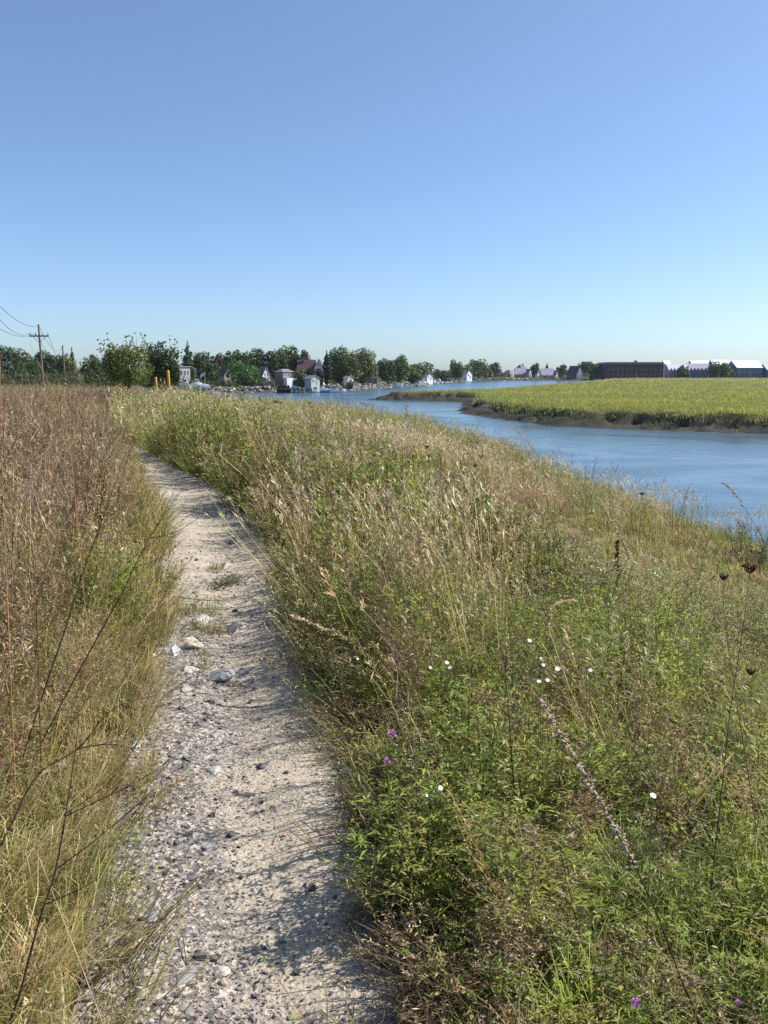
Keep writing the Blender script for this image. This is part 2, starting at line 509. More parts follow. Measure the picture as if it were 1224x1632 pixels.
def t_aster(r, lod):
    """upright leafy stem ending in a loose head of small pale flowers"""
    s = T(r); h = .7
    pts = curve(r, h, .3, 4); s.stem(pts, (.006, .009, .014, .03)[lod], 1, lod < 2)
    k = (1, 1.5, 2.4, 4.0)[lod]
    for j in range((64, 30, 12, 6)[lod]):
        t = r.uniform(.08, .92); p = lerp_path(pts, t)
        s.leaf(p, dirv(r, r.uniform(0, 6.3), r.uniform(-.1, .9)), r.uniform(.028, .055) * k, .0066 * k, r.uniform(0, .5))
    for i in range((9, 7, 5, 2)[lod]):
        p = lerp_path(pts, r.uniform(.7, 1)); d = dirv(r, r.uniform(0, 6.3), r.uniform(.6, 1.3)); ln = r.uniform(.06, .16)
        if lod < 2: s.stem([p, p + d * ln * .5, p + d * ln], .003 * k, 1, False)
        for j in range((4, 2, 1, 1)[lod]):
            pp = p + d * ln * r.uniform(.7, 1.05) + r.normal(0, .012, 3)
            s.leaf(pp, dirv(r, r.uniform(0, 6.3), r.uniform(-.2, .8)), .013 * k, .012 * k, 0, 2)
    return s.done()

def t_dry(r, lod):
    """dried forb: wiry upward branches with scraps of leaf and seed"""
    s = T(r); h = 1.1
    pts = curve(r, h, .22, 4); s.stem(pts, (.007, .009, .013, .028)[lod], 1, lod < 2)
    az = r.uniform(0, 6)
    for i in range((17, 12, 7, 3)[lod]):
        t = r.uniform(.25, .97); az += 2.4 + r.normal(0, .4); p = lerp_path(pts, t)
        el = r.uniform(.75, 1.25); ln = r.uniform(.16, .42) * (1.2 - .6 * t)
        d = dirv(r, az, el); d2 = dirv(r, az + r.normal(0, .4), el + .2)
        q = [p, p + d * ln * .5, p + d * ln * .5 + d2 * ln * .5]
        s.stem(q, (.0034, .0055, .009, .02)[lod], 1, False)
        if lod < 2:
            for j in range((3, 1)[lod]):
                pb = lerp_path(q, r.uniform(.2, .9)); dd = dirv(r, r.uniform(0, 6.3), r.uniform(.5, 1.2)); l2 = r.uniform(.05, .13)
                s.stem([pb, pb + dd * l2 * .6, pb + dd * l2], (.0024, .004)[lod], 1, False)
        for j in range((8, 4, 2, 1)[lod]):
            pb = lerp_path(q, r.uniform(.3, 1.0)); k = (1, 1.5, 2.5, 4)[lod]
            s.leaf(pb, dirv(r, r.uniform(0, 6.3), r.uniform(0, 1.3)), r.uniform(.012, .028) * k, .005 * k, .2, 0 if r.random() < .75 else 2)
    for j in range((22, 10, 5, 2)[lod]):
        p = lerp_path(pts, r.uniform(.05, .9)); k = (1, 1.5, 2.5, 4)[lod]
        s.leaf(p, dirv(r, r.uniform(0, 6.3), r.uniform(-.3, 1.0)), r.uniform(.025, .055) * k, .006 * k, .4)
    return s.done()

def t_grass(r, lod, h=.6, n=None, plume=0, spread=.09, w=.004):
    s = T(r); n = n or (26, 16, 9, 5)[lod]; k = (1, 1.8, 3.2, 7)[lod]
    for i in range(n):
        b = np.array([r.normal(0, spread * .5), r.normal(0, spread * .5), 0]); az = r.uniform(0, 6.3); hh = h * r.uniform(.55, 1.05)
        ln = r.uniform(.1, .7) * hh; dx = np.array([math.cos(az), math.sin(az), 0])
        pts = [b, b + dx * ln * .18 + np.array([0, 0, hh * .5]), b + dx * ln * .55 + np.array([0, 0, hh * .86]), b + dx * ln + np.array([0, 0, hh * r.uniform(.75, 1.0)])]
        if lod >= 2: pts = [pts[0], pts[1], pts[3]]
        ww = [w * k, w * k, w * k * .7, w * k * .15] if len(pts) == 4 else [w * k, w * k * .8, w * k * .2]
        s.strip(pts, ww, 0, az + math.pi / 2 + r.normal(0, .5))
    for i in range(plume):
        az = r.uniform(0, 6.3); hh = h * r.uniform(1.15, 1.5); dx = np.array([math.cos(az), math.sin(az), 0]) * r.uniform(.05, .25)
        b = np.array([r.normal(0, spread * .4), r.normal(0, spread * .4), 0])
        p1 = b + dx * .3 + np.array([0, 0, hh * .75]); p2 = b + dx * .9 + np.array([0, 0, hh])
        s.strip([b, p1, p2], [.003 * k ** .8, .0025 * k ** .8, .001], 1, az + 1.5)
        for j in range((16, 9, 4, 2)[lod]):
            t = r.uniform(0, 1); p = p1 + (p2 - p1) * t
            s.leaf(p, dirv(r, r.uniform(0, 6.3), r.uniform(.5, 1.4)), r.uniform(.02, .05) * k ** .7 * (1.2 - .6 * t), .006 * k ** .8, .1, 2)
    return s.done()

def t_broad(r, lod):
    """low leafy ground plant"""
    s = T(r); k = (1, 1.5, 2.4, 4)[lod]
    for i in range((38, 18, 7, 4)[lod]):
        p = np.array([r.normal(0, .06), r.normal(0, .06), r.uniform(.02, .22)])
        s.leaf(p, dirv(r, r.uniform(0, 6.3), r.uniform(-.2, .9)), r.uniform(.022, .042) * k, .013 * k, r.uniform(.1, .6))
        if lod == 0: s.strip([(p[0] * .3, p[1] * .3, 0), p], [.002, .002], 1)
    return s.done()

NV = 6
LIB = {}
for lod in range(4):
    rr = lambda i: np.random.default_rng(1000 * lod + i)
    LIB['mug', lod] = [t_mugwort(rr(i), lod) for i in range(NV)]
    LIB['ast', lod] = [t_aster(rr(20 + i), lod) for i in range(NV)]
    LIB['dry', lod] = [t_dry(rr(40 + i), lod) for i in range(NV)]
    LIB['grs', lod] = [t_grass(rr(60 + i), lod, .42) for i in range(NV)]
    LIB['plm', lod] = [t_grass(rr(80 + i), lod, .5, n=(14, 9, 5, 3)[lod], plume=(5, 5, 4, 3)[lod], spread=.12) for i in range(NV)]
    LIB['brd', lod] = [t_broad(rr(100 + i), lod) for i in range(NV)]
    LIB['srt', lod] = [t_grass(rr(120 + i), lod, .16, spread=.10, w=.0035) for i in range(NV)]

class Batch:
    def __init__(s): s.V = []; s.Q = []; s.C = []; s.n = 0
    def add(s, tpls, pos, sc, sz, shear, cols):
        N = len(pos); which = rng.integers(0, len(tpls), N); rot = rng.uniform(0, 2 * math.pi, N)
        for k, t in enumerate(tpls):
            g = np.nonzero(which == k)[0]
            if not len(g): continue
            c, sn = np.cos(rot[g])[:, None], np.sin(rot[g])[:, None]
            x, y, z = t.v[:, 0][None], t.v[:, 1][None], t.v[:, 2][None]
            zz = z * sz[g][:, None]
            xx = (x * c - y * sn) * sc[g][:, None] + zz * shear[g, 0][:, None] + pos[g, 0][:, None]
            yy = (x * sn + y * c) * sc[g][:, None] + zz * shear[g, 1][:, None] + pos[g, 1][:, None]
            zz = zz + pos[g, 2][:, None]
            V = np.stack([xx, yy, zz], -1).astype(np.float32).reshape(-1, 3)
            nv = len(t.v)
            Q = (t.q[None] + (np.arange(len(g)) * nv)[:, None, None] + s.n).reshape(-1, 4)
            C = (cols[g][:, t.c] * t.m[None, :, None]).astype(np.float32).reshape(-1, 3)
            s.V.append(V); s.Q.append(Q.astype(np.int32)); s.C.append(C); s.n += len(V)
    def build(s, name, mat):
        o = np_mesh(name, np.concatenate(s.V), np.concatenate(s.Q), mat, np.concatenate(s.C))
        print('STUFF', name, sum(len(q) for q in s.Q))
        return tag(o, kind='stuff')

def ring(r0, r1, dens, half):
    A = (r1 * r1 - r0 * r0) * math.radians(half)
    n = int(A * dens); r = np.sqrt(rng.uniform(r0 * r0, r1 * r1, n)); a = np.radians(rng.uniform(-half, half, n))
    return r * np.sin(a), r * np.cos(a)

def pal(n, *cols):
    """random pick from weighted colours, softly varied"""
    w = np.array([c[0] for c in cols], float); w /= w.sum()
    k = rng.choice(len(cols), n, p=w); c = np.array([c[1] for c in cols])[k]
    return c * rng.uniform(.78, 1.25, (n, 1)) * rng.uniform(.92, 1.08, (n, 3))

GREEN = [(3, (.27, .35, .06)), (3, (.36, .42, .07)), (2, (.18, .26, .065)), (1.6, (.46, .45, .12)), (1, (.36, .27, .11))]
OLIVE = [(3, (.25, .26, .085)), (2, (.31, .29, .11)), (1, (.18, .20, .07)), (1.2, (.36, .28, .14))]
STRAW = [(3, (.60, .47, .25)), (2, (.48, .36, .17)), (1, (.42, .34, .10)), (1, (.52, .46, .16))]
BROWN = [(3, (.37, .26, .155)), (2.5, (.52, .39, .24)), (2, (.17, .105, .07)), (1.5, (.38, .26, .22)), (1, (.54, .32, .14)), (1.5, (.50, .42, .25))]
RBROWN = [(3, (.22, .14, .085)), (2, (.33, .23, .13)), (2.5, (.11, .065, .045)), (1, (.26, .16, .13)), (.6, (.45, .26, .11))]
STEMS = [(3, (.12, .08, .05)), (2, (.16, .14, .07)), (1, (.09, .05, .04))]
WHITE = [(.35, (.80, .80, .74)), (2, (.5, .46, .30)), (3, (.34, .33, .13)), (2, (.40, .27, .17))]
TAN = [(3, (.66, .55, .34)), (2, (.58, .46, .29)), (1, (.50, .40, .29))]

MEADOW = (3.5, 12.4, 2.6, 4.0)
LIT = plane_at(262, 1042, -.02)
def scatter(side, bt, sp, r0, r1, dens, half, lod, prob, hfun, leafp, stemp, flowp, lean=(-.05, 0), tilt=.18, tmax=2.2, wide=1.0):
    x, y = ring(r0, r1, dens, half)
    jit = .10 * fbm(x / .5, y / .5, 71) + rng.normal(0, .03, len(x))
    if side == 'R':
        e = x - xr_(y) + jit; ok = (e > -.03) & (crest_t(x, y) < tmax)
    else:
        e = xl_(y) - x + jit; ok = (e > -.04)
        ok &= crest_t(x, y) < 1.5
        ok &= ~((np.abs(x - LIT[0]) < .30) & (y < LIT[1] + .05) & (y > LIT[1] - .38) & (x > LIT[0] - .07))
    ok &= y > .45
    x, y, e = x[ok], y[ok], e[ok]
    ok = rng.random(len(x)) < prob(x, y, e)
    x, y, e = x[ok], y[ok], e[ok]
    n = len(x)
    if not n: return
    z = z_land(x, y) - .015
    h = hfun(x, y, e) * rng.uniform(.72, 1.2, n)
    sc = wide * (.55 + .45 * h) * rng.uniform(.85, 1.2, n)
    sh = rng.normal(0, tilt, (n, 2)) + np.array(lean)
    # plants at the margin lean out over the path
    out = (1 - sstep(0, .25, e)) * rng.uniform(0, .45, n)
    sh[:, 0] += out * (-.8 if side == 'R' else .6)
    cols = np.stack([pal(n, *leafp), pal(n, *stemp), pal(n, *flowp)], 1)
    bt.add(LIB[sp, lod], np.stack([x, y, z], 1), sc, h, sh, cols)

def patch(x, y, s, seed, a=-.12, b=.12):
    return sstep(a * .6, b * .6, fbm(x / s, y / s, seed, 3))

def edge_thin(e, y):
    return 1 - .75 * (1 - sstep(.08, .38, e)) * (1 - sstep(3.2, 5.0, y))

def meadow(x, y): return 1 - sstep(.75, 1.15, np.hypot((x - MEADOW[0]) / MEADOW[2], (y - MEADOW[1]) / MEADOW[3]))

def hR(x, y, e):
    h = (.34 + .46 * sstep(0, .6, e) + .16 * (1 - sstep(.3, .9, e)) * sstep(2.8, 4.2, y)) * (.66 + .36 * sstep(1.8, 4.5, y)) + .20 * sstep(7, 11, y) * (1 - sstep(2.5, 5.5, e))
    h = h * (1 - .30 * sstep(1.6, 2.8, e) * (1 - sstep(9, 13, y)))
    h = h * (1 - .50 * (1 - sstep(.45, 1.2, e)) * (1 - sstep(2.8, 4.4, y)))
    h = h * (1 - .66 * meadow(x, y))
    h = h * (1 - .3 * sstep(1.5, 2.6, e) * sstep(5.5, 7, y) * (1 - sstep(12, 15, y)))
    h = h * (.55 + .9 * vnoise(x / .75, y / .75, 81)) * (.8 + .4 * vnoise(x / 2.6, y / 2.6, 82))
    h = h * (1 - .55 * sstep(-2.6, -.6, crest_t(x, y)) * (1 - sstep(17, 34, y)))
    return h * (1 - .25 * sstep(40, 80, y))
def hL(x, y, e):
    h = (.30 + .75 * sstep(.05, .75, e)) * (.50 + .52 * sstep(1.7, 3.6, y)) * (.72 + .3 * vnoise(x / .9, y / .9, 83))
    return h * (1 - .25 * sstep(14, 30, y)) * (1 - .25 * sstep(40, 80, y))

# rings: r0, r1, lod, density factor, half angle
RINGS = [(.6, 2.6, 0, 1.0, 62), (2.6, 5.2, 0, .8, 44), (5.2, 9, 1, .62, 40), (9, 16, 1, .34, 37), (16, 30, 2, .2, 34), (30, 55, 2, .075, 33), (55, 105, 3, .04, 32), (105, 175, 3, .012, 31)]
right = Batch(); rdry = Batch(); left = Batch(); lgreen = Batch(); low = Batch()
for (r0, r1, lod, k, half) in RINGS:
    # ---- right of the path
    scatter('R', right, 'mug', r0, r1, 150 * k, half, lod, lambda x, y, e: edge_thin(e, y) * (.10 + .90 * patch(x, y, 1.0, 101)) * (1 - .9 * meadow(x, y)) * (1 - .3 * sstep(10, 25, y)), lambda x, y, e: hR(x, y, e) * 1.15, GREEN, STEMS, WHITE)
    scatter('R', right, 'ast', r0, r1, 75 * k, half, lod, lambda x, y, e: edge_thin(e, y) * (.08 + .92 * patch(x, y, 1.3, 103)) * (1 - .9 * meadow(x, y)), hR, GREEN + OLIVE, STEMS, WHITE)
    scatter('R', rdry, 'plm', r0, r1, 46 * k, half, lod, lambda x, y, e: (.06 + .94 * patch(x, y, 1.6, 105, -.1, .12)) * (.3 + .7 * sstep(4, 9, y)) * (1 - .6 * meadow(x, y)), lambda x, y, e: hR(x, y, e) * 1.2, OLIVE + STRAW, STRAW, TAN, lean=(-.15, 0))
    # tall wiry stems along the path edge, whose shadows reach over the sand
    scatter('R', rdry, 'dry', r0, r1, 20 * k, half, lod, lambda x, y, e: (1 - sstep(.25, .7, e)) * (y < 18), lambda x, y, e: (.40 + .24 * sstep(2.4, 4.4, y)) * np.ones_like(x), OLIVE + GREEN[:2] + RBROWN, RBROWN + STEMS, TAN, lean=(-.12, 0))
    scatter('R', rdry, 'dry', r0, r1, 7 * k, half, lod, lambda x, y, e: (1 - sstep(.35, .7, e)) * (y < 16) * (y > 2.3), lambda x, y, e: .70 + .2 * vnoise(x * 3, y * 3, 5), OLIVE + RBROWN, RBROWN, TAN, lean=(-.08, 0), tilt=.12)
    scatter('R', rdry, 'plm', r0, r1, 19 * k, half, lod, lambda x, y, e: (1 - sstep(1.0, 2.2, e)) * sstep(2.6, 4, y) * patch(x, y, 1.2, 161, -.05, .12) * (y < 20), lambda x, y, e: 1.0 + .3 * vnoise(x, y, 14), OLIVE + STRAW[:2], STRAW, TAN, lean=(-.12, 0))
    # low litter and short grass right at the margin
    scatter('R', low, 'srt', r0, r1, 260 * k, half, lod, lambda x, y, e: (1 - sstep(.15, .5, e)) * (y < 14), lambda x, y, e: .55 + .6 * vnoise(x / .3, y / .3, 5), RBROWN + OLIVE + [(3, (.14, .10, .06))], STRAW, TAN, tilt=.7, tmax=1)
    # pale plumes and wisps standing up against the water
    scatter('R', rdry, 'plm', r0, r1, 120 * k, half, lod, lambda x, y, e: np.exp(-((x - .5) / 1.5) ** 2 - ((y - 18) / 3.5) ** 2), lambda x, y, e: 1.2 + .3 * vnoise(x, y, 9), STRAW + OLIVE[:2], STRAW, TAN, lean=(-.15, 0))
    scatter('R', rdry, 'dry', r0, r1, 12 * k, half, lod, lambda x, y, e: sstep(-3.4, -1.6, crest_t(x, y)) * sstep(12, 15, y) * (y < 40), lambda x, y, e: .55 + .35 * vnoise(x * 1.3, y * 1.3, 10), OLIVE + RBROWN, OLIVE + RBROWN, TAN, tmax=1.0)
    scatter('R', rdry, 'plm', r0, r1, 30 * k, half, lod, lambda x, y, e: sstep(-3.4, -1.6, crest_t(x, y)) * sstep(11, 14, y) * (y < 60), lambda x, y, e: .7 + .45 * vnoise(x * 1.3, y * 1.3, 12), OLIVE + GREEN[:2], STRAW, TAN, tmax=1.0)
    # rusty grass on the bank above the river
    scatter('R', rdry, 'plm', r0, r1, 60 * k, half, lod, lambda x, y, e: (1 - sstep(.6, 1.2, np.hypot((x - 2.3) / 1.2, (y - 16) / 2.6))), lambda x, y, e: .6 + .3 * vnoise(x, y, 9), [(2, (.45, .27, .17)), (1, (.5, .36, .2))], [(1, (.45, .28, .18))], [(2, (.52, .34, .25)), (1, (.6, .44, .3))], lean=(-.1, 0))
    scatter('R', rdry, 'dry', r0, r1, 55 * k, half, lod, lambda x, y, e: (.16 + .84 * patch(x, y, .9, 107, 0, .15)) * (1 - .6 * meadow(x, y)), lambda x, y, e: hR(x, y, e) * .72, RBROWN + OLIVE, RBROWN, TAN)
    scatter('R', low, 'brd', r0, r1, 120 * k, half, lod, lambda x, y, e: edge_thin(e, y) * (.2 + .8 * patch(x, y, .7, 109)), lambda x, y, e: .5 + .6 * hR(x, y, e), GREEN, STEMS, WHITE, tilt=.3)
    scatter('R', low, 'grs', r0, r1, 80 * k, half, lod, lambda x, y, e: .3 + .7 * patch(x, y, 1.0, 111), lambda x, y, e: .35 + .7 * hR(x, y, e), OLIVE + GREEN[:3] + STRAW[1:3], STRAW, TAN, tilt=.35)
    # meadow patch: short dry turf
    scatter('R', low, 'srt', r0, r1, 170 * k, half, lod, lambda x, y, e: meadow(x, y), lambda x, y, e: .9 + .5 * vnoise(x, y, 5), STRAW + OLIVE + [(2, (.25, .16, .08))], STRAW, TAN, tilt=.3)
    # ---- left of the path
    near = lambda y: sstep(1.7, 2.6, y)
    scatter('L', left, 'dry', r0, r1, 150 * k, half, lod, lambda x, y, e: (.45 + .55 * patch(x, y, 1.1, 113)) * (.22 + .78 * near(y)) * (.3 + .7 * sstep(.05, .5, e)), lambda x, y, e: hL(x, y, e) * .98, BROWN + STRAW[:2] + OLIVE, [(2, (.15, .09, .06)), (3, (.33, .22, .15)), (1, (.07, .04, .03)), (1.2, (.46, .28, .14)), (1.5, (.46, .36, .22))], BROWN + TAN, lean=(.03, 0), tilt=.14)
    scatter('L', left, 'plm', r0, r1, 20 * k, half, lod, lambda x, y, e: (.1 + .9 * patch(x, y, 1.4, 115, -.02, .15)) * (.15 + .85 * near(y)), lambda x, y, e: hL(x, y, e) * 1.3, STRAW + OLIVE, STRAW, TAN + [(2, (.30, .2, .19))])
    scatter('L', lgreen, 'mug', r0, r1, 135 * k, half, lod, lambda x, y, e: (.22 + .78 * patch(x, y, .9, 117, -.02, .14)) * (.25 + .75 * near(y)) * (.5 + .5 * (1 - sstep(.2, 1.2, e))), lambda x, y, e: hL(x, y, e) * (1.15 - .35 * sstep(.3, 1, e)), GREEN + OLIVE, STEMS, WHITE, lean=(.06, 0))
    scatter('L', lgreen, 'ast', r0, r1, 40 * k, half, lod, lambda x, y, e: patch(x, y, 1.2, 119, -.02, .14) * near(y), lambda x, y, e: hL(x, y, e) * .75, OLIVE + GREEN, STEMS, WHITE)
    scatter('L', low, 'grs', r0, r1, (260 if lod == 0 else 130) * k, half, lod, lambda x, y, e: .55 + .45 * patch(x, y, .6, 121), lambda x, y, e: .55 + .55 * hL(x, y, e), STRAW + OLIVE + [(3, (.24, .22, .06))], STRAW, TAN, lean=(.1, 0), tilt=.4)
right.build('green_weeds', M['leaf']); rdry.build('dry_grass', M['stalk']); left.build('dry_weeds', M['stalk'])
lgreen.build('leafy_weeds', M['leaf']); low.build('ground_cover', M['leaf'])

# ------------------------------------------------------------------ salt marsh grass
mg = Batch()
MT = [t_grass(np.random.default_rng(500 + i), 3, .75, n=9, spread=1.0, w=.010) for i in range(8)]
def marsh_add(x, y, ok, z, hs, wide, cols):
    x, y, z = x[ok], y[ok], z[ok]; n = len(x)
    mg.add(MT, np.stack([x, y, z - .05], 1), np.full(n, wide) * rng.uniform(.8, 1.2, n), hs[ok] * rng.uniform(.8, 1.2, n), rng.normal(0, .08, (n, 2)), cols[ok])
YG = [(1, (.35, .36, .09))]
for (y0, y1, dens, wide) in ((60, 105, 4.2, .7), (105, 150, 1.7, .9), (150, 215, .8, 1.3), (215, 330, .16, 2.4), (330, 560, .045, 4.2)):
    xa, xb = -10, min(330, y1 * .56)
    n = int((xb - xa) * (y1 - y0) * dens); x = rng.uniform(xa, xb, n); y = rng.uniform(y0, y1, n)
    d = sdf(MARSH, x, y) + 2.2 * fbm(x / 5, y / 5, 21) + .8 * fbm(x / 1.1, y / 1.1, 23)
    z = z_marsh(x, y)
    band = patch(x / 4.5, y, 7, 131, -.12, .2)
    base = pal(n, *YG); dk = pal(n, (1, (.26, .31, .07)))
    base *= np.stack([.85 + .35 * vnoise(x / 14, y / 9, 171), .95 + .1 * vnoise(x / 14, y / 9, 171), np.ones(n)], 1)
    cl = base * (.25 + .75 * band)[:, None] + dk * (.75 - .75 * band)[:, None]
    cols = np.repeat(cl[:, None, :], 3, 1)
    marsh_add(x, y, d > 3.35, z, .56 + .30 * band + .45 * fbm(x / 7, y / 7, 7), wide, cols)
# green algae and low cordgrass on the mud terrace at the right
n = 16000; x = rng.uniform(14, 62, n); y = rng.uniform(60, 104, n)
d = sdf(MARSH, x, y) + 2.2 * fbm(x / 5, y / 5, 21) + .8 * fbm(x / 1.1, y / 1.1, 23)
ok = (d > 1.0) & (d < 3.5) & (rng.random(n) < patch(x, y, 4, 141, -.1, .1) * (.6 + .4 * sstep(18, 28, x)) * sstep(.9, 2.2, d + sstep(20, 30, x)))
marsh_add(x, y, ok, z_marsh(x, y), np.full(n, .32), .6, np.repeat(pal(n, (2, (.10, .17, .035)), (1, (.17, .21, .05)))[:, None, :], 3, 1))
mg.build('marsh_grass', M['marsh'])

# ------------------------------------------------------------------ gravel lying on the path
def t_pebble(r, fine):
    s = T(r)
    if fine:
        g = np.linspace(-1, 1, 3)
        faces = []
        for ax in range(3):
            for sg in (-1, 1):
                for i in range(2):
                    for j in range(2):
                        q = []
                        for (a, b_) in ((i, j), (i + 1, j), (i + 1, j + 1), (i, j + 1)):
                            p = np.zeros(3); p[ax] = sg; p[(ax + 1) % 3] = g[a]; p[(ax + 2) % 3] = g[b_]; q.append(p)
                        faces.append(q if sg > 0 else q[::-1])
    else:
        c = lambda *p: np.array(p, float)
        faces = [[c(-1, -1, 1), c(1, -1, 1), c(1, 1, 1), c(-1, 1, 1)], [c(-1, -1, -1), c(1, -1, -1), c(1, -1, 1), c(-1, -1, 1)], [c(1, -1, -1), c(1, 1, -1), c(1, 1, 1), c(1, -1, 1)],
                 [c(1, 1, -1), c(-1, 1, -1), c(-1, 1, 1), c(1, 1, 1)], [c(-1, 1, -1), c(-1, -1, -1), c(-1, -1, 1), c(-1, 1, 1)]]
    off = {}
    A = r.uniform(.6, 1.0, 3); A[0] = 1; A[2] = r.uniform(.4, .75)
    for q in faces:
        o = []
        for p in q:
            key = tuple(np.round(p, 2))
            if key not in off:
                u = p / np.linalg.norm(p) ** .6; off[key] = u * A * (1 + r.normal(0, .2)) + r.normal(0, .13, 3)
            o.append(off[key])
        s.quad(*o, 0)
    s.done(); s.m = np.ones(len(s.v), np.float32); s.v *= .5
    return s
PF = [t_pebble(np.random.default_rng(700 + i), True) for i in range(10)]
PC = [t_pebble(np.random.default_rng(720 + i), False) for i in range(10)]
gb = Batch()
ROCKC = [(4, (.18, .175, .18)), (3, (.25, .235, .215)), (2.4, (.10, .10, .11)), (1.5, (.17, .14, .15)), (2, (.36, .31, .25)), (.5, (.55, .53, .49)), (.3, (.40, .26, .20)), (.8, (.07, .07, .075))]
for (n, s0, s1, tp, ymax) in ((60000, .0025, .0075, PC, 5.5), (15000, .006, .013, PC, 9), (1500, .012, .024, PF, 12), (60, .024, .04, PF, 12)):
    y = .9 + (ymax - .9) * rng.random(n) ** 1.7; u = rng.uniform(-.12, 1.1, n) ; x = xl_(y) + u * (xr_(y) - xl_(y))
    g = np.clip((1 - sstep(.34, .72, u + .4 * fbm(x / .3, y / .45, 61))) * (1 - .7 * sstep(4.2, 7, y)), 0, 1) + .5 * sstep(.86, 1, u) + .14
    ok = rng.random(n) < g; x, y, u = x[ok], y[ok], u[ok]; k = len(x)
    sz = s0 * (s1 / s0) ** (rng.random(k) ** 1.6)
    z = path_z(x, y, u) + sz * .12
    gb.add(tp, np.stack([x, y, z], 1), sz, sz, np.zeros((k, 2)), np.repeat(pal(k, *ROCKC)[:, None, :], 3, 1))
gb.build('gravel', M['pebble'])
# ------------------------------------------------------------------ trees
def crown_quads(lobes, size, count, r, droop=0.0, flat=.0):
    """leaf-clump faces through a set of ellipsoid lobes (cx, cy, cz, rx, ry, rz)"""
    V = []; tot = sum(l[3] * l[5] for l in lobes)
    for (cx, cy, cz, rx, ry, rz) in lobes:
        n = max(6, int(count * rx * rz / tot))
        d = r.normal(0, 1, (n, 3)); d /= np.linalg.norm(d, axis=1, keepdims=True)
        rad_ = r.uniform(.35, 1.0, n) ** .45
        p = np.array([cx, cy, cz]) + d * rad_[:, None] * np.array([rx, ry, rz])
        nrm = d + r.normal(0, .75, (n, 3)); nrm[:, 2] += flat; nrm /= np.linalg.norm(nrm, axis=1, keepdims=True)
        t = np.cross(nrm, r.normal(0, 1, (n, 3))); t /= np.linalg.norm(t, axis=1, keepdims=True); b_ = np.cross(nrm, t)
        sz = size * r.uniform(.55, 1.25, n)[:, None]; asp = r.uniform(.5, .9, n)[:, None]
        V.append(np.stack([p - t * sz, p + b_ * sz * asp, p + t * sz, p - b_ * sz * asp - np.array([0, 0, droop]) * sz], 1))
    V = np.concatenate(V); n = len(V)
    return V.reshape(-1, 3), np.arange(n * 4).reshape(-1, 4)

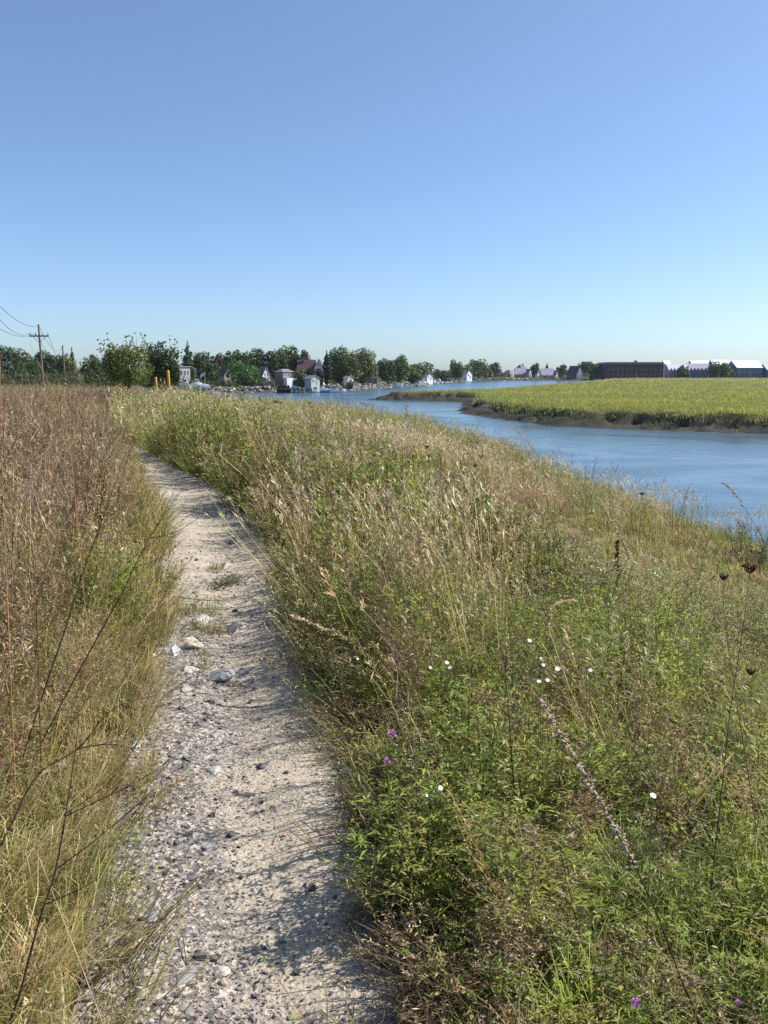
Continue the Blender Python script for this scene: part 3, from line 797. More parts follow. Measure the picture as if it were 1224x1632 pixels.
def tree(name, label, u0, u1, vt, vb, d, kind, col, seed=0, group=None, sprays=(), lowv=None):
    r = np.random.default_rng(9000 + seed)
    cu = (u0 + u1) / 2
    top = at(cu, vt, d); w = (at(u1, vb, d) - at(u0, vb, d)).x
    gz = zg(top.x, d); base_z = gz - .3
    seen = at(cu, vb, d).z                      # foot as seen: the crown starts near it
    H = top.z
    root = empty(name, (top.x, d, base_z)); tag(root, label, 'tree', group)
    h = H - base_z; c0 = max(h * .12, seen - base_z)   # crown from c0 to h
    if kind == 'shrub': c0 = 0.05 * h
    if kind == 'round': c0 = .05 * h; w *= 1.22
    ch = h - c0; rx = w / 2; ry = rx * .9
    lobes = []
    if kind in ('conifer', 'cypress'):
        k = 11 if kind == 'conifer' else 9
        for i in range(k):
            t = i / (k - 1); rr = rx * ((1 - t) ** .65 if kind == 'conifer' else min(1, 1.9 * (1 - t) ** .8) * (.8 + .2 * min(1, t * 6)))
            rr = max(rr, .07 * rx)
            m_ = 4 if kind == 'conifer' and t < .85 else 1
            for j in range(m_):
                a = r.uniform(0, 6.3); o = rr * .45 if m_ > 1 else 0
                lobes.append((math.cos(a) * o, math.sin(a) * o, c0 + ch * t * .97, rr * (.62 if m_ > 1 else .95), rr * .62, ch / k * (.75 if kind == 'conifer' else 1.1)))
    elif kind == 'bare':
        for i in range(9):
            lobes.append((r.uniform(-.7, .7) * rx, r.uniform(-.5, .5) * ry, c0 + ch * r.uniform(.2, .9), rx * .4, ry * .4, ch * .15))
    else:
        k = {'round': 17, 'shrub': 13, 'spray': 22}[kind]
        lobes.append((0, 0, c0 + ch * .45, rx * .66, ry * .66, ch * .42))
        for i in range(k):
            a = r.uniform(0, 6.3); e = -1 + 2 * (i + r.uniform(.2, 1)) / (k + .6); ce = max(0, 1 - abs(e) ** (2.6 if e > 0 else 6)) ** .5
            q = r.uniform(.3, .5)
            lobes.append((math.cos(a) * ce * rx * (1 - q * .9), math.sin(a) * ce * ry * (1 - q * .9), c0 + ch * .5 + e * ch * .5 * (1 - q * .75), rx * q, ry * q, ch * q * .55))
    px = d / 830.0
    size = max(.085, px * 1.0) * (1.0 if kind != 'bare' else .8)
    area = w * ch
    count = int(min(9000, max(260, 4.2 * area / (size * size)))) if kind != 'bare' else 160
    tk = MB()
    tr = max(.07, h * .022)
    topf = c0 + ch * (.9 if kind in ('conifer', 'cypress') else .55)
    tk.tube([(0, 0, -.3), (r.normal(0, .02) * h, 0, topf * .35), (r.normal(0, .02) * h, r.normal(0, .02) * h, topf)], [tr * 1.25, tr, tr * .35], 7)
    for lo in lobes[1:: 2 if kind != 'bare' else 1]:
        if kind in ('conifer', 'cypress'): break
        z0 = min(topf * .8, max(c0 * .6, lo[2] * .55))
        tk.tube([(0, 0, z0), (lo[0] * .45, lo[1] * .45, z0 * .45 + lo[2] * .55), (lo[0], lo[1], lo[2])], [tr * .5, tr * .3, tr * .1], 5)
    sp = []
    for (su, sv, sr) in sprays:
        p = at(su, sv, d) - Vector((top.x, d, base_z)); p.y = r.uniform(-.3, .3) * rx
        q = Vector((p.x * .55, p.y * .5, c0 + ch * .45))
        mid = q.lerp(p, .6) + Vector((r.normal(0, .15), r.normal(0, .15), .1))
        tk.tube([q, mid, p], [tr * .3, tr * .16, .012], 4)
        ln = (p - q).length
        for j in range(16):
            t = r.uniform(.3, 1.08); c = q.lerp(p, t) + Vector((r.normal(0, sr * .5), r.normal(0, sr * .5), r.normal(0, sr * .4)))
            sp.append((c.x, c.y, c.z, sr * .17, sr * .17, sr * .15))
    tk.build('trunk', M['bark'], root)
    V, Q = crown_quads(lobes, size, count, r, .15)
    if sp:
        V2, Q2 = crown_quads(sp, size * .8, int(10 * len(sp)), r, .1)
        Q = np.concatenate([Q, Q2 + len(V)]); V = np.concatenate([V, V2])
    n = len(Q)
    c = np.array(col) * r.uniform(.62, 1.45, (n, 1)) * r.uniform(.9, 1.1, (n, 3))
    np_mesh('crown', V, Q, M['crown'], np.repeat(c, 4, 0), parent=root)
    return root

DK = (.05, .08, .03); DG = (.07, .115, .036); MG = (.10, .15, .042); OL = (.125, .15, .046); YL = (.13, .15, .035)
RU = (.085, .045, .03); PU = (.05, .026, .032); GY = (.10, .085, .075); BG = (.08, .16, .045); BL = (.04, .07, .045)
G1 = 'trees behind the field on the left'; G2 = 'trees of the wood behind the shore houses'; G3 = 'trees along the far shore'
TREES = [
 ('broadleaf_tree', 'broad dark green tree cut by the left edge of the photo, behind the dry field', -40, 42, 551, 622, 185, 'round', DK, G1),
 ('broadleaf_tree', 'low bushy tree in front of the wood, just left of the crossarmed utility pole', 22, 64, 574, 622, 165, 'round', DG, G1),
 ('broadleaf_tree', 'tall dark rounded tree behind the crossarmed utility pole', 54, 100, 559, 622, 192, 'round', DK, G1),
 ('broadleaf_tree', 'olive tree filling the gap right of the second utility pole', 94, 128, 564, 622, 180, 'round', OL, G1),
 ('conifer_tree', 'thin conifer whose spiky tip stands above the olive tree near the second pole', 107, 121, 554, 610, 215, 'conifer', DK, G1),
 ('broadleaf_tree', 'dim tree in the dip of the wood left of the bright twiggy tree', 122, 162, 569, 622, 200, 'round', DG, G1),
 ('broadleaf_tree', 'small russet tree top poking out of the dip left of the bright twiggy tree', 141, 156, 564, 590, 232, 'round', RU, G1),
 ('broadleaf_tree', 'dark mass of a tree straight behind the second utility pole', 70, 112, 567, 622, 205, 'round', DK, G1),
 ('broadleaf_tree', 'dark tree at the right end of the left wood, against the bright twiggy tree', 140, 176, 574, 622, 190, 'round', DK, G1),
 ('broadleaf_tree', 'dark dense tree top between the bright twiggy tree and the loose crowned tree', 228, 266, 546, 616, 150, 'round', DK, None),
 ('conifer_tree', 'dark spruce with a pointed top right of the loose crowned tree', 284, 313, 545, 612, 262, 'conifer', DG, None),
 ('broadleaf_tree', 'dark round tree right beside the pointed spruce', 304, 340, 560, 612, 268, 'round', DK, G2),
 ('broadleaf_tree', 'drooping green tree above the two dock lamp posts', 322, 350, 574, 612, 255, 'round', DG, G2),
 ('broadleaf_tree', 'brownish dark tree left of the tan gabled house', 334, 358, 566, 612, 262, 'round', (.055, .05, .028), G2),
 ('broadleaf_tree', 'mid green tree top above the tan gabled house', 344, 374, 560, 606, 280, 'round', DG, G2),
 ('broadleaf_tree', 'dark tree behind the bright domed tree', 366, 398, 559, 606, 284, 'round', DK, G2),
 ('broadleaf_tree', 'dark tree rising behind the right shoulder of the bright domed tree', 386, 414, 556, 606, 286, 'round', DG, G2),
 ('broadleaf_tree', 'dark tree straight behind the small white gabled house', 406, 434, 554, 606, 288, 'round', DK, G2),
 ('broadleaf_tree', 'mid green tree left behind the grey roofed house with white doors', 428, 454, 555, 606, 286, 'round', MG, G2),
 ('broadleaf_tree', 'tallest tree of the wood, behind the grey roofed house with white doors', 442, 476, 550, 606, 290, 'round', DG, G2),
 ('broadleaf_tree', 'rust tinged tree sloping down to the brown roofed house', 464, 494, 558, 604, 284, 'round', (.07, .06, .03), G2),
 ('broadleaf_tree', 'bright green domed tree left of the small white gabled house', 362, 412, 575, 613, 240, 'round', BG, None),
 ('broadleaf_tree', 'green shrubby tree between the grey roofed house and the pale green shed', 466, 489, 588, 612, 243, 'shrub', DG, None),
 ('broadleaf_tree', 'small dark red tree under the brown roof and white gable', 488, 514, 585, 604, 250, 'round', PU, None),
 ('cypress_tree', 'narrow pointed cypress beside the white gable of the brown roofed house', 513, 528, 560, 607, 252, 'cypress', (.028, .055, .022), None),
 ('broadleaf_tree', 'large green tree just right of the narrow cypress', 524, 562, 553, 607, 276, 'round', MG, G3),
 ('broadleaf_tree', 'large brown tinged tree, tallest on the point over the small white shed', 555, 598, 554, 607, 292, 'round', OL, G3),
 ('broadleaf_tree', 'olive tree hanging over the small white shed on the point', 541, 576, 570, 608, 274, 'round', (.095, .105, .03), G3),
 ('shrub', 'green bush on the rocky water edge below the small white shed', 552, 566, 606, 617, 267, 'shrub', MG, None),
 ('broadleaf_tree', 'dark dense tree right of the purple roofed house', 599, 629, 571, 609, 317, 'round', DK, G3),
 ('broadleaf_tree', 'airy green tree with gaps, beside the dark dense tree right of the purple roof', 620, 652, 566, 610, 331, 'round', MG, G3),
 ('broadleaf_tree', 'low green tree at the shore end above the beached boats', 645, 671, 582, 607, 346, 'round', MG, G3),
 ('broadleaf_tree', 'dark low tree behind the white shore hut', 650, 694, 578, 604, 385, 'round', DG, G3),
 ('broadleaf_tree', 'small dark tree in the low gap of the far tree line', 689, 718, 588, 604, 440, 'round', DK, G3),
 ('broadleaf_tree', 'dark peaked tree right of the low gap of the far tree line', 716, 737, 574, 605, 495, 'round', DG, G3),
 ('broadleaf_tree', 'green tree with a tiny white house front showing through', 731, 753, 581, 605, 535, 'round', MG, G3),
 ('broadleaf_tree', 'broad round pale green tree at the channel mouth', 746, 779, 572, 607, 556, 'round', MG, G3),
 ('broadleaf_tree', 'reddish tree on the right flank of the broad round pale green tree', 768, 784, 583, 602, 572, 'round', RU, G3),
 ('broadleaf_tree', 'dark tree standing over the first white house past the channel mouth', 778, 797, 577, 600, 590, 'round', DK, G3),
 ('broadleaf_tree', 'greyish leafless tree left of the cream house', 785, 806, 588, 604, 575, 'bare', GY, G3),
 ('broadleaf_tree', 'small dark tree between the lilac roofed house and the narrow white house', 846, 860, 578, 601, 600, 'round', DK, G3),
 ('conifer_tree', 'tiny dark conifer behind the grey roofed white house', 867, 877, 580, 600, 640, 'conifer', DK, G3),
 ('broadleaf_tree', 'dark round tree right of the grey roofed white house', 888, 903, 580, 603, 595, 'round', DK, G3),
 ('broadleaf_tree', 'hazy wide tree behind the slate blue roofed house', 912, 948, 576, 602, 680, 'round', BL, G3),
 ('broadleaf_tree', 'dark round tree against the left end of the brick building', 938, 965, 577, 602, 575, 'round', DK, G3),
 ('broadleaf_tree', 'dark tree before the long low shed right of the brick building', 1081, 1099, 582, 600, 560, 'round', DG, G3),
 ('broadleaf_tree', 'slim pale green tree between the two long low sheds', 1131, 1147, 575, 599, 565, 'round', MG, G3),
 ('broadleaf_tree', 'green tree in front of the second long low shed', 1149, 1170, 578, 599, 555, 'round', MG, G3),
]
for i, (nm, lb, u0, u1, vt, vb, d, kd, c, g) in enumerate(TREES):
    tree(nm, lb, u0, u1, vt, vb, d, kd, c, i, g)
tree('broadleaf_tree', 'bright green tree with loose twigs on top, nearest tree, left of the yellow posts', 160, 243, 548, 616, 76, 'spray', (.15, .185, .042), 90,
     sprays=[(163, 541, .5), (170, 536, .55), (182, 545, .5), (197, 541, .5), (207, 540, .5), (221, 537, .5), (228, 535, .45), (232, 548, .5), (158, 556, .4), (176, 552, .5)])
tree('broadleaf_tree', 'darker loose crowned tree behind the yellow posts, right of the bright twiggy tree', 236, 288, 553, 616, 100, 'spray', (.055, .08, .025), 91,
     sprays=[(258, 545, .6), (268, 539, .55), (276, 540, .5), (282, 551, .6), (288, 560, .6), (250, 552, .5)])

# ------------------------------------------------------------------ buildings
def wallm(n, c): return stripes(n, c, tuple(x * .88 for x in c), 'Z', 1.6)
M['wall_white'] = wallm('wall_white', (.78, .78, .77)); M['wall_cream'] = wallm('wall_cream', (.72, .66, .50))
M['wall_grey'] = wallm('wall_grey', (.40, .40, .43)); M['wall_tan'] = wallm('wall_tan', (.36, .31, .27))
M['wall_green'] = wallm('wall_green', (.42, .48, .45)); M['wall_brown'] = wallm('wall_brown', (.25, .21, .20))
M['wall_slate'] = wallm('wall_slate', (.13, .15, .22)); M['wall_sunlit'] = mott('wall_sunlit', (.58, .44, .40), .1, 2)
M['brick'] = mott('brick', (.10, .042, .05), .25, 1.2, .85)
M['roof_grey'] = stripes('roof_grey', (.22, .22, .25), (.15, .15, .18), 'Y', 1.5); M['roof_brown'] = stripes('roof_brown', (.10, .065, .065), (.065, .042, .045), 'Y', 1.5)
M['roof_dark'] = stripes('roof_dark', (.07, .07, .09), (.045, .045, .06), 'Y', 1.5); M['roof_lilac'] = stripes('roof_lilac', (.30, .29, .38), (.24, .23, .32), 'Y', 1.5)
M['roof_purple'] = stripes('roof_purple', (.085, .065, .09), (.055, .045, .06), 'Y', 1.5); M['roof_pale'] = stripes('roof_pale', (.55, .54, .60), (.44, .43, .50), 'X', .5)
M['roof_white'] = stripes('roof_white', (.85, .85, .86), (.75, .75, .78), 'X', .5)
M['trim'] = mott('white_trim', (.80, .80, .78), .06, 4, .5); M['door'] = mott('door_paint', (.30, .26, .22), .15, 4, .5)
M['glass'] = mott('window_glass', (.03, .035, .045), .3, 1, .12, .6); M['chim'] = mott('chimney_brick', (.20, .10, .08), .3, 4, .85)
M['dark_void'] = mott('dark_opening', (.035, .035, .04), .3, 2, .8)

def window(par, x, y, z, w, h, trim='trim'):
    f = MB(); t = max(.05, w * .09)
    f.box(x - w / 2 - t, x + w / 2 + t, y - .06, y + .04, z + h, z + h + t).box(x - w / 2 - t, x + w / 2 + t, y - .08, y + .04, z - t, z)
    f.box(x - w / 2 - t, x - w / 2, y - .057, y + .04, z, z + h).box(x + w / 2, x + w / 2 + t, y - .057, y + .04, z, z + h)
    f.box(x - w / 2, x + w / 2, y - .045, y + .03, z + h * .47, z + h * .53)
    o = f.build('window', M[trim], par)
    MB().box(x - w / 2, x + w / 2, y - .02, y + .02, z, z + h).build('pane', M['glass'], o)
    return o

def house(name, label, u0, u1, vt, vb, d, roof, wall, roofm, cat='house', group=None, wins=(), doors=(), eave=.55, depth=None, chimney=None, porch=None, rz=0.0, trim='trim'):
    """wins/doors: (fx, fz, fw, fh) as fractions of the front's width and of the height"""
    a, b_ = at(u0, vb, d), at(u1, vt, d)
    w = b_.x - a.x; top = b_.z; cx = (a.x + b_.x) / 2
    gz = min(zg(cx, d), a.z) ; h = top - a.z
    dp = depth or w * 1.2
    if roof in ('gable', 'hip', 'flat') and not depth:
        rz = .8; W0 = w; w = .75 * W0; dp = .65 * W0; cx += .24 * W0; wins = [tuple(q) for q in wins]
    root = empty(name, (cx, d, a.z), rz); tag(root, label, cat, group)
    sink = gz - a.z - 1.2
    if roof == 'low': h *= .86
    he = h * eave if roof in ('gable', 'side', 'hip') else h
    wl = MB()
    if roof == 'gable':
        wl.prism([(-w / 2, sink), (w / 2, sink), (w / 2, he), (0, h - .12), (-w / 2, he)], 0, dp)
    elif roof == 'side':
        vs = [(-w / 2, 0, sink), (-w / 2, dp, sink), (-w / 2, dp, he), (-w / 2, dp / 2, h - .12), (-w / 2, 0, he)]
        vs += [(-x, y, z) for x, y, z in vs]
        wl.add(vs, [(0, 4, 3, 2, 1), (5, 6, 7, 8, 9), (0, 5, 9, 4), (1, 2, 7, 6), (4, 9, 8, 3), (3, 8, 7, 2), (0, 1, 6, 5)])
    else:
        wl.box(-w / 2, w / 2, 0, dp, sink, he)
    wl.build('wall', M[wall], root)
    rf = MB(); t = .14; ov = .25
    if roof == 'gable':
        for s in (-1, 1):
            sl = (h - he) / (w / 2); x1 = s * (w / 2 + ov); z1 = he - ov * sl
            rf.add([(0, -ov, h), (x1, -ov, z1), (x1, dp + ov, z1), (0, dp + ov, h), (0, -ov, h - t), (x1, -ov, z1 - t), (x1, dp + ov, z1 - t), (0, dp + ov, h - t)],
                   [(0, 1, 2, 3), (7, 6, 5, 4), (0, 4, 5, 1), (1, 5, 6, 2), (2, 6, 7, 3)])
    elif roof == 'side':
        sl = (h - he) / (dp / 2)
        for s in (-1, 1):
            y1 = dp / 2 + s * (dp / 2 + ov); z1 = he - ov * sl; x = w / 2 + ov
            rf.add([(-x, dp / 2, h), (x, dp / 2, h), (x, y1, z1), (-x, y1, z1), (-x, dp / 2, h - t), (x, dp / 2, h - t), (x, y1, z1 - t), (-x, y1, z1 - t)],
                   [(0, 1, 2, 3), (7, 6, 5, 4), (0, 3, 7, 4), (1, 5, 6, 2), (2, 6, 7, 3)])
    elif roof == 'hip':
        x = w / 2 + ov; y0, y1 = -ov, dp + ov; k = x * .45
        rf.add([(-x, y0, he), (x, y0, he), (x, y1, he), (-x, y1, he), (-k, dp / 2, h), (k, dp / 2, h)],
               [(0, 1, 5, 4), (1, 2, 5), (2, 3, 4, 5), (3, 0, 4), (3, 2, 1, 0)])
    elif roof == 'flat':
        rf.box(-w / 2 - ov, w / 2 + ov, -ov, dp + ov, he, he + .22)
    elif roof == 'low':
        x = w / 2 + .3; rr_ = h * .16
        rf.prism([(-x, he), (x, he), (x, he + .12), (x * .93, he + rr_), (-x * .93, he + rr_), (-x, he + .12)], -.4, dp)
    ro = rf.build('roof', M[roofm], root)
    if chimney:
        cxx = (chimney - .5) * w
        MB().box(cxx - .3, cxx + .3, dp * .35, dp * .35 + .6, he, h + .7).build('chimney', M['chim'], ro)
    for (fx, fz, fw, fh) in wins: window(root, (fx - .5) * w, 0, fz * h, fw * w, fh * h, trim)
    for (fx, fz, fw, fh) in doors:
        x = (fx - .5) * w; dw = fw * w / 2; dh = fh * h
        do = MB().box(x - dw, x + dw, -.05, .03, fz * h, fz * h + dh).build('door', M['door'], root)
        MB().box(x + dw * .6, x + dw * .75, -.1, -.052, fz * h + dh * .45, fz * h + dh * .52).build('handle', M['dark_void'], do)
    if porch:
        pz = porch * h; p = MB()
        x = w / 2 + .1
        p.add([(-x, 0, pz + .5), (x, 0, pz + .5), (x, -1.8, pz), (-x, -1.8, pz), (-x, 0, pz + .38), (x, 0, pz + .38), (x, -1.8, pz - .12), (-x, -1.8, pz - .12)],
              [(0, 3, 2, 1), (4, 5, 6, 7), (3, 7, 6, 2), (0, 4, 7, 3), (1, 2, 6, 5)])
        po = p.build('porch_roof', M[roofm], root)
        q = MB()
        for k in (-.92, -.3, .3, .92): q.tube([(k * x, -1.7, sink + .3), (k * x, -1.7, pz - .1)], .07, 6)
        q.build('porch_posts', M['trim'], po)
    return root

house('house', 'grey two storey flat roofed house behind the second tallest yellow post', 276, 301, 585, 612, 246, 'flat', 'wall_grey', 'roof_lilac', wins=[(.2, .58, .16, .2), (.5, .58, .22, .2), (.8, .58, .16, .2), (.3, .14, .2, .22)], doors=[(.75, .05, .14, .34)])
house('house', 'tan house with steep gable half hidden by trees left of the bright domed tree', 350, 368, 584, 612, 250, 'gable', 'wall_tan', 'roof_dark', wins=[(.32, .42, .16, .16), (.68, .42, .16, .16), (.5, .7, .14, .13)], doors=[(.5, .04, .2, .28)])
house('house', 'small white gabled house with porch right of the bright domed tree', 410, 429, 584, 613, 243, 'gable', 'wall_white', 'roof_grey', wins=[(.35, .48, .16, .17), (.68, .48, .16, .17), (.5, .73, .1, .1)], doors=[(.5, .03, .18, .26)], porch=.34)
h4 = house('house', 'brown and white two storey house with grey hipped roof by the dock', 437, 468, 588, 614, 242, 'hip', 'wall_brown', 'roof_grey', eave=.82, wins=[(.25, .54, .14, .2), (.5, .54, .14, .2), (.77, .54, .14, .2)], doors=[])
w_ = (at(468, 600, 242) - at(437, 600, 242)).x * .75
o = MB().box(-w_ * .46, w_ * .50, -1.6, -.005, -1.4, 2.1).build('extension', M['wall_white'], h4)
o['label'] = 'white ground floor front with two arched doors'
for k in (.12, .31):
    arch = [(k * w_ - .42, .05), (k * w_ + .42, .05)] + [(k * w_ + .42 * math.cos(t), 1.05 + .42 * math.sin(t)) for t in np.linspace(0, math.pi, 9)]
    MB().prism(arch, -1.66, -1.602).build('door', M['dark_void'], h4)
house('shed', 'pale green grey shed with low gable beside the shrubby tree', 485, 509, 598, 613, 240, 'gable', 'wall_green', 'roof_grey', cat='shed', eave=.68, wins=[(.25, .3, .16, .26)], doors=[(.62, .04, .16, .5)])
house('house', 'white house gable end peeking beside the cypress, under a dark ridge', 501, 515, 572, 606, 258, 'gable', 'wall_white', 'roof_brown', eave=.6, wins=[(.35, .45, .14, .14), (.65, .45, .14, .14), (.5, .68, .14, .13)], doors=[(.5, .02, .2, .22)], depth=5)
house('house', 'long brown roofed house left of the white gable end', 474, 501, 573, 606, 258, 'side', 'wall_brown', 'roof_brown', eave=.42, depth=6, chimney=.3, wins=[(.3, .12, .12, .2), (.65, .12, .12, .2)], doors=[(.48, .02, .1, .3)])
house('shed', 'tiny white shed under the olive tree on the point', 547, 563, 599, 608, 268, 'gable', 'wall_white', 'roof_grey', cat='shed', eave=.7, wins=[(.72, .35, .2, .22)], doors=[(.35, .04, .28, .5)])
house('house', 'low house with dark purple roof on the point right of the big trees', 580, 601, 595, 610, 300, 'side', 'wall_slate', 'roof_purple', eave=.5, depth=6, wins=[(.25, .15, .14, .25), (.7, .15, .14, .25)], doors=[(.48, .02, .12, .4)])
house('house', 'small white shore hut above the beached boats', 672, 690, 595, 606, 378, 'gable', 'wall_white', 'roof_grey', eave=.6, wins=[(.3, .35, .2, .2)], doors=[(.65, .03, .22, .4)])
house('house', 'tiny white house front among the green trees left of the channel mouth', 735, 753, 590, 604, 525, 'gable', 'wall_white', 'roof_grey', eave=.6, wins=[(.3, .35, .2, .2)], doors=[(.65, .03, .22, .35)])
FG = 'houses on the far right shore'
house('house', 'first white house past the channel mouth, below the dark tree', 778, 787, 590, 602, 585, 'gable', 'wall_white', 'roof_grey', group=FG, eave=.6, wins=[(.3, .4, .2, .2), (.7, .4, .2, .2)], doors=[(.5, .03, .2, .3)])
house('house', 'cream house with flat grey roof right of the leafless tree', 804, 822, 589, 603, 588, 'hip', 'wall_cream', 'roof_grey', group=FG, eave=.75, wins=[(.2, .35, .13, .25), (.5, .35, .13, .25), (.8, .35, .13, .25)], doors=[(.35, .03, .1, .3)])
house('house', 'house with broad lilac roof right of the cream house', 822, 838, 586, 603, 590, 'side', 'wall_grey', 'roof_lilac', group=FG, eave=.4, depth=10, wins=[(.3, .1, .14, .2), (.7, .1, .14, .2)], doors=[(.5, .02, .1, .3)])
house('house', 'white gable front joined to the right of the lilac roof', 838, 848, 588, 603, 589, 'gable', 'wall_white', 'roof_grey', group=FG, eave=.6, wins=[(.3, .4, .2, .2), (.7, .4, .2, .2)], doors=[(.5, .03, .2, .3)])
house('house', 'dark roof rising behind the cream and lilac roofed houses', 820, 842, 581, 600, 640, 'hip', 'wall_brown', 'roof_brown', group=FG, eave=.6, wins=[(.3, .3, .12, .2)], chimney=.7)
house('house', 'narrow white house right of the small dark tree', 853, 860, 588, 603, 588, 'gable', 'wall_white', 'roof_dark', group=FG, eave=.6, wins=[(.5, .45, .25, .2)], doors=[(.5, .03, .25, .3)])
house('house', 'white house with wide grey roof under the tiny conifer', 863, 884, 587, 604, 588, 'side', 'wall_white', 'roof_lilac', group=FG, eave=.36, depth=11, wins=[(.25, .1, .12, .2), (.75, .1, .12, .2)], doors=[(.5, .02, .1, .3)])
house('house', 'small white gable at the right end of the wide grey roof', 882, 890, 590, 604, 586, 'gable', 'wall_white', 'roof_grey', group=FG, eave=.55, wins=[(.5, .45, .3, .2)], doors=[(.5, .03, .3, .3)])
house('house', 'low white house half behind the dark round tree', 897, 906, 592, 604, 592, 'gable', 'wall_white', 'roof_grey', group=FG, eave=.6, wins=[(.5, .4, .3, .2)], doors=[(.5, .03, .3, .3)])
house('house', 'slate blue roofed house left of the dark round tree by the brick building', 903, 932, 583, 605, 584, 'gable', 'wall_slate', 'roof_dark', group=FG, eave=.35, wins=[(.3, .25, .12, .18), (.6, .25, .12, .18), (.45, .55, .12, .16)], doors=[(.8, .02, .1, .25)])
house('house', 'low pale house front between the slate blue house and the brick building', 946, 960, 592, 604, 572, 'side', 'wall_white', 'roof_grey', group=FG, eave=.55, depth=6, wins=[(.3, .15, .14, .3), (.7, .15, .14, .3)], doors=[(.5, .02, .12, .4)])

# long brick building
bd = 560
bl = house('brick_building', 'long dark brick building with flat grey roof band and small cupola', 965, 1057, 577, 603, bd, 'low', 'brick', 'roof_grey', cat='building', depth=16,
           wins=[(.05 + .082 * k, .56, .034, .2) for k in range(12)] + [(.05 + .082 * k, .16, .034, .22) for k in range(12) if k != 6], doors=[(.543, .02, .03, .34)], trim='wall_brown')
wB = (at(1057, 600, bd) - at(965, 600, bd)).x; hB = at(1, 577, bd).z - at(1, 603, bd).z
q = MB().box(.04 * wB, .07 * wB, 4, 6, hB * .9, hB * 1.02)
q.add([(.03 * wB, 3.6, hB * 1.02), (.08 * wB, 3.6, hB * 1.02), (.08 * wB, 6.4, hB * 1.02), (.03 * wB, 6.4, hB * 1.02), (.055 * wB, 5, hB * 1.16)], [(0, 1, 4), (1, 2, 4), (2, 3, 4), (3, 0, 4), (3, 2, 1, 0)])
q.build('cupola', M['roof_dark'], bl)
o = MB().box(wB * .5 + .003, wB * .5 + 1.1, -.3, 15.5, -2, hB * .9).build('end_wall', M['wall_sunlit'], bl); o['label'] = 'pale sunlit end wall'  # sunlight on this end is put into its paler, pinkish colour
SG = 'long low sheds right of the brick building'
house('warehouse', 'bright white roofed annex touching the right end of the brick building', 1061, 1072, 574, 600, 575, 'side', 'wall_grey', 'roof_white', cat='warehouse', group=SG, depth=14, wins=[(.5, .4, .4, .15)], doors=[(.5, .05, .3, .3)])
house('warehouse', 'long low shed with dark front and pale roof next to the white annex', 1066, 1100, 580, 601, 568, 'side', 'wall_slate', 'roof_pale', cat='warehouse', group=SG, depth=14, wins=[(.1 + .16 * k, .45, .08, .2) for k in range(6)], doors=[(.5, .05, .05, .38)])
house('warehouse', 'long low shed with purplish roof in front of the slim pale tree', 1097, 1135, 579, 601, 572, 'side', 'wall_slate', 'roof_lilac', cat='warehouse', group=SG, depth=14, wins=[(.1 + .16 * k, .45, .08, .18) for k in range(6)], doors=[(.5, .05, .05, .3)])
house('warehouse', 'white topped back shed rising over the purplish roof', 1104, 1136, 574, 598, 612, 'side', 'wall_brown', 'roof_white', cat='warehouse', group=SG, depth=14, wins=[(.1 + .16 * k, .6, .08, .15) for k in range(6)])
house('warehouse', 'reddish shed with thin white roof edge behind the green tree', 1137, 1170, 573, 600, 580, 'side', 'wall_brown', 'roof_white', cat='warehouse', group=SG, depth=14, wins=[(.1 + .16 * k, .5, .08, .18) for k in range(6)], doors=[(.4, .05, .05, .3)])
house('warehouse', 'bright white roofed hall, tallest of the sheds, near the right photo edge', 1174, 1218, 574, 600, 570, 'side', 'wall_slate', 'roof_white', cat='warehouse', group=SG, depth=20, wins=[(.1 + .16 * k, .2, .07, .2) for k in range(6)], doors=[(.5, .02, .06, .3)])
house('warehouse', 'blue grey building cut off by the right edge of the photo', 1222, 1270, 580, 600, 566, 'side', 'wall_slate', 'roof_pale', cat='warehouse', group=SG, depth=14, wins=[(.1 + .16 * k, .4, .08, .2) for k in range(6)], doors=[(.45, .05, .05, .4)])

# ------------------------------------------------------------------ utility poles and wires
M['pole'] = mott('pole_wood', (.17, .14, .115), .3, 5, .85, .15, bmp=.01); M['insul'] = mott('insulator', (.30, .30, .32), .1, 8, .25, .6)
M['wire'] = mott('wire_black', (.05, .05, .055), .2, 5, .6)
def pole(label, u, vt, d, arms=True, r=.14, transformer=False):
    t = at(u, vt, d); gz = zg(t.x, d) - .5
    root = empty('utility_pole', (t.x, d, gz)); tag(root, label, 'utility pole', 'utility poles across the field')
    h = t.z - gz
    MB().tube([(0.05, 0, 0), (0, 0, h * .5), (-.06, 0, h)], [r * 1.2, r, r * .75], 8).build('shaft', M['pole'], root)
    if arms:
        za = h - 1.35; A = 1.15
        x = MB().box(-A, A, -.22, -.11, za - .08, za + .08)
        x.build('crossarm', M['pole'], root)
        br = MB()
        for s in (-1, 1): br.tube([(s * .75, -.16, za - .09), (0, -.16, za - .75)], .03, 4)
        br.build('brace', M['pole'], root)
        for k in (-1.05, -.4, .4, 1.05):
            MB().tube([(k, -.165, za + .08), (k, -.165, za + .2), (k, -.165, za + .34)], [.035, .08, .05], 7).build('insulator', M['insul'], root)
    return root, Vector((t.x, d, t.z)), h
P1, p1, _ = pole('nearest utility pole, weathered wood with one crossarm near its top', 62, 517, 100)
P2, p2, _ = pole('second utility pole, bare top, behind and right of the crossarmed one', 100, 550, 177, False, .17)
pole('thin grey distant pole right of the second utility pole, before the olive tree', 121, 573, 200, False, .12)
pole('thinnest distant pole nearest the bright twiggy tree', 140, 578, 215, False, .11)
pole('faint distant pole in the middle of the thin three', 132, 576, 225, False, .11)
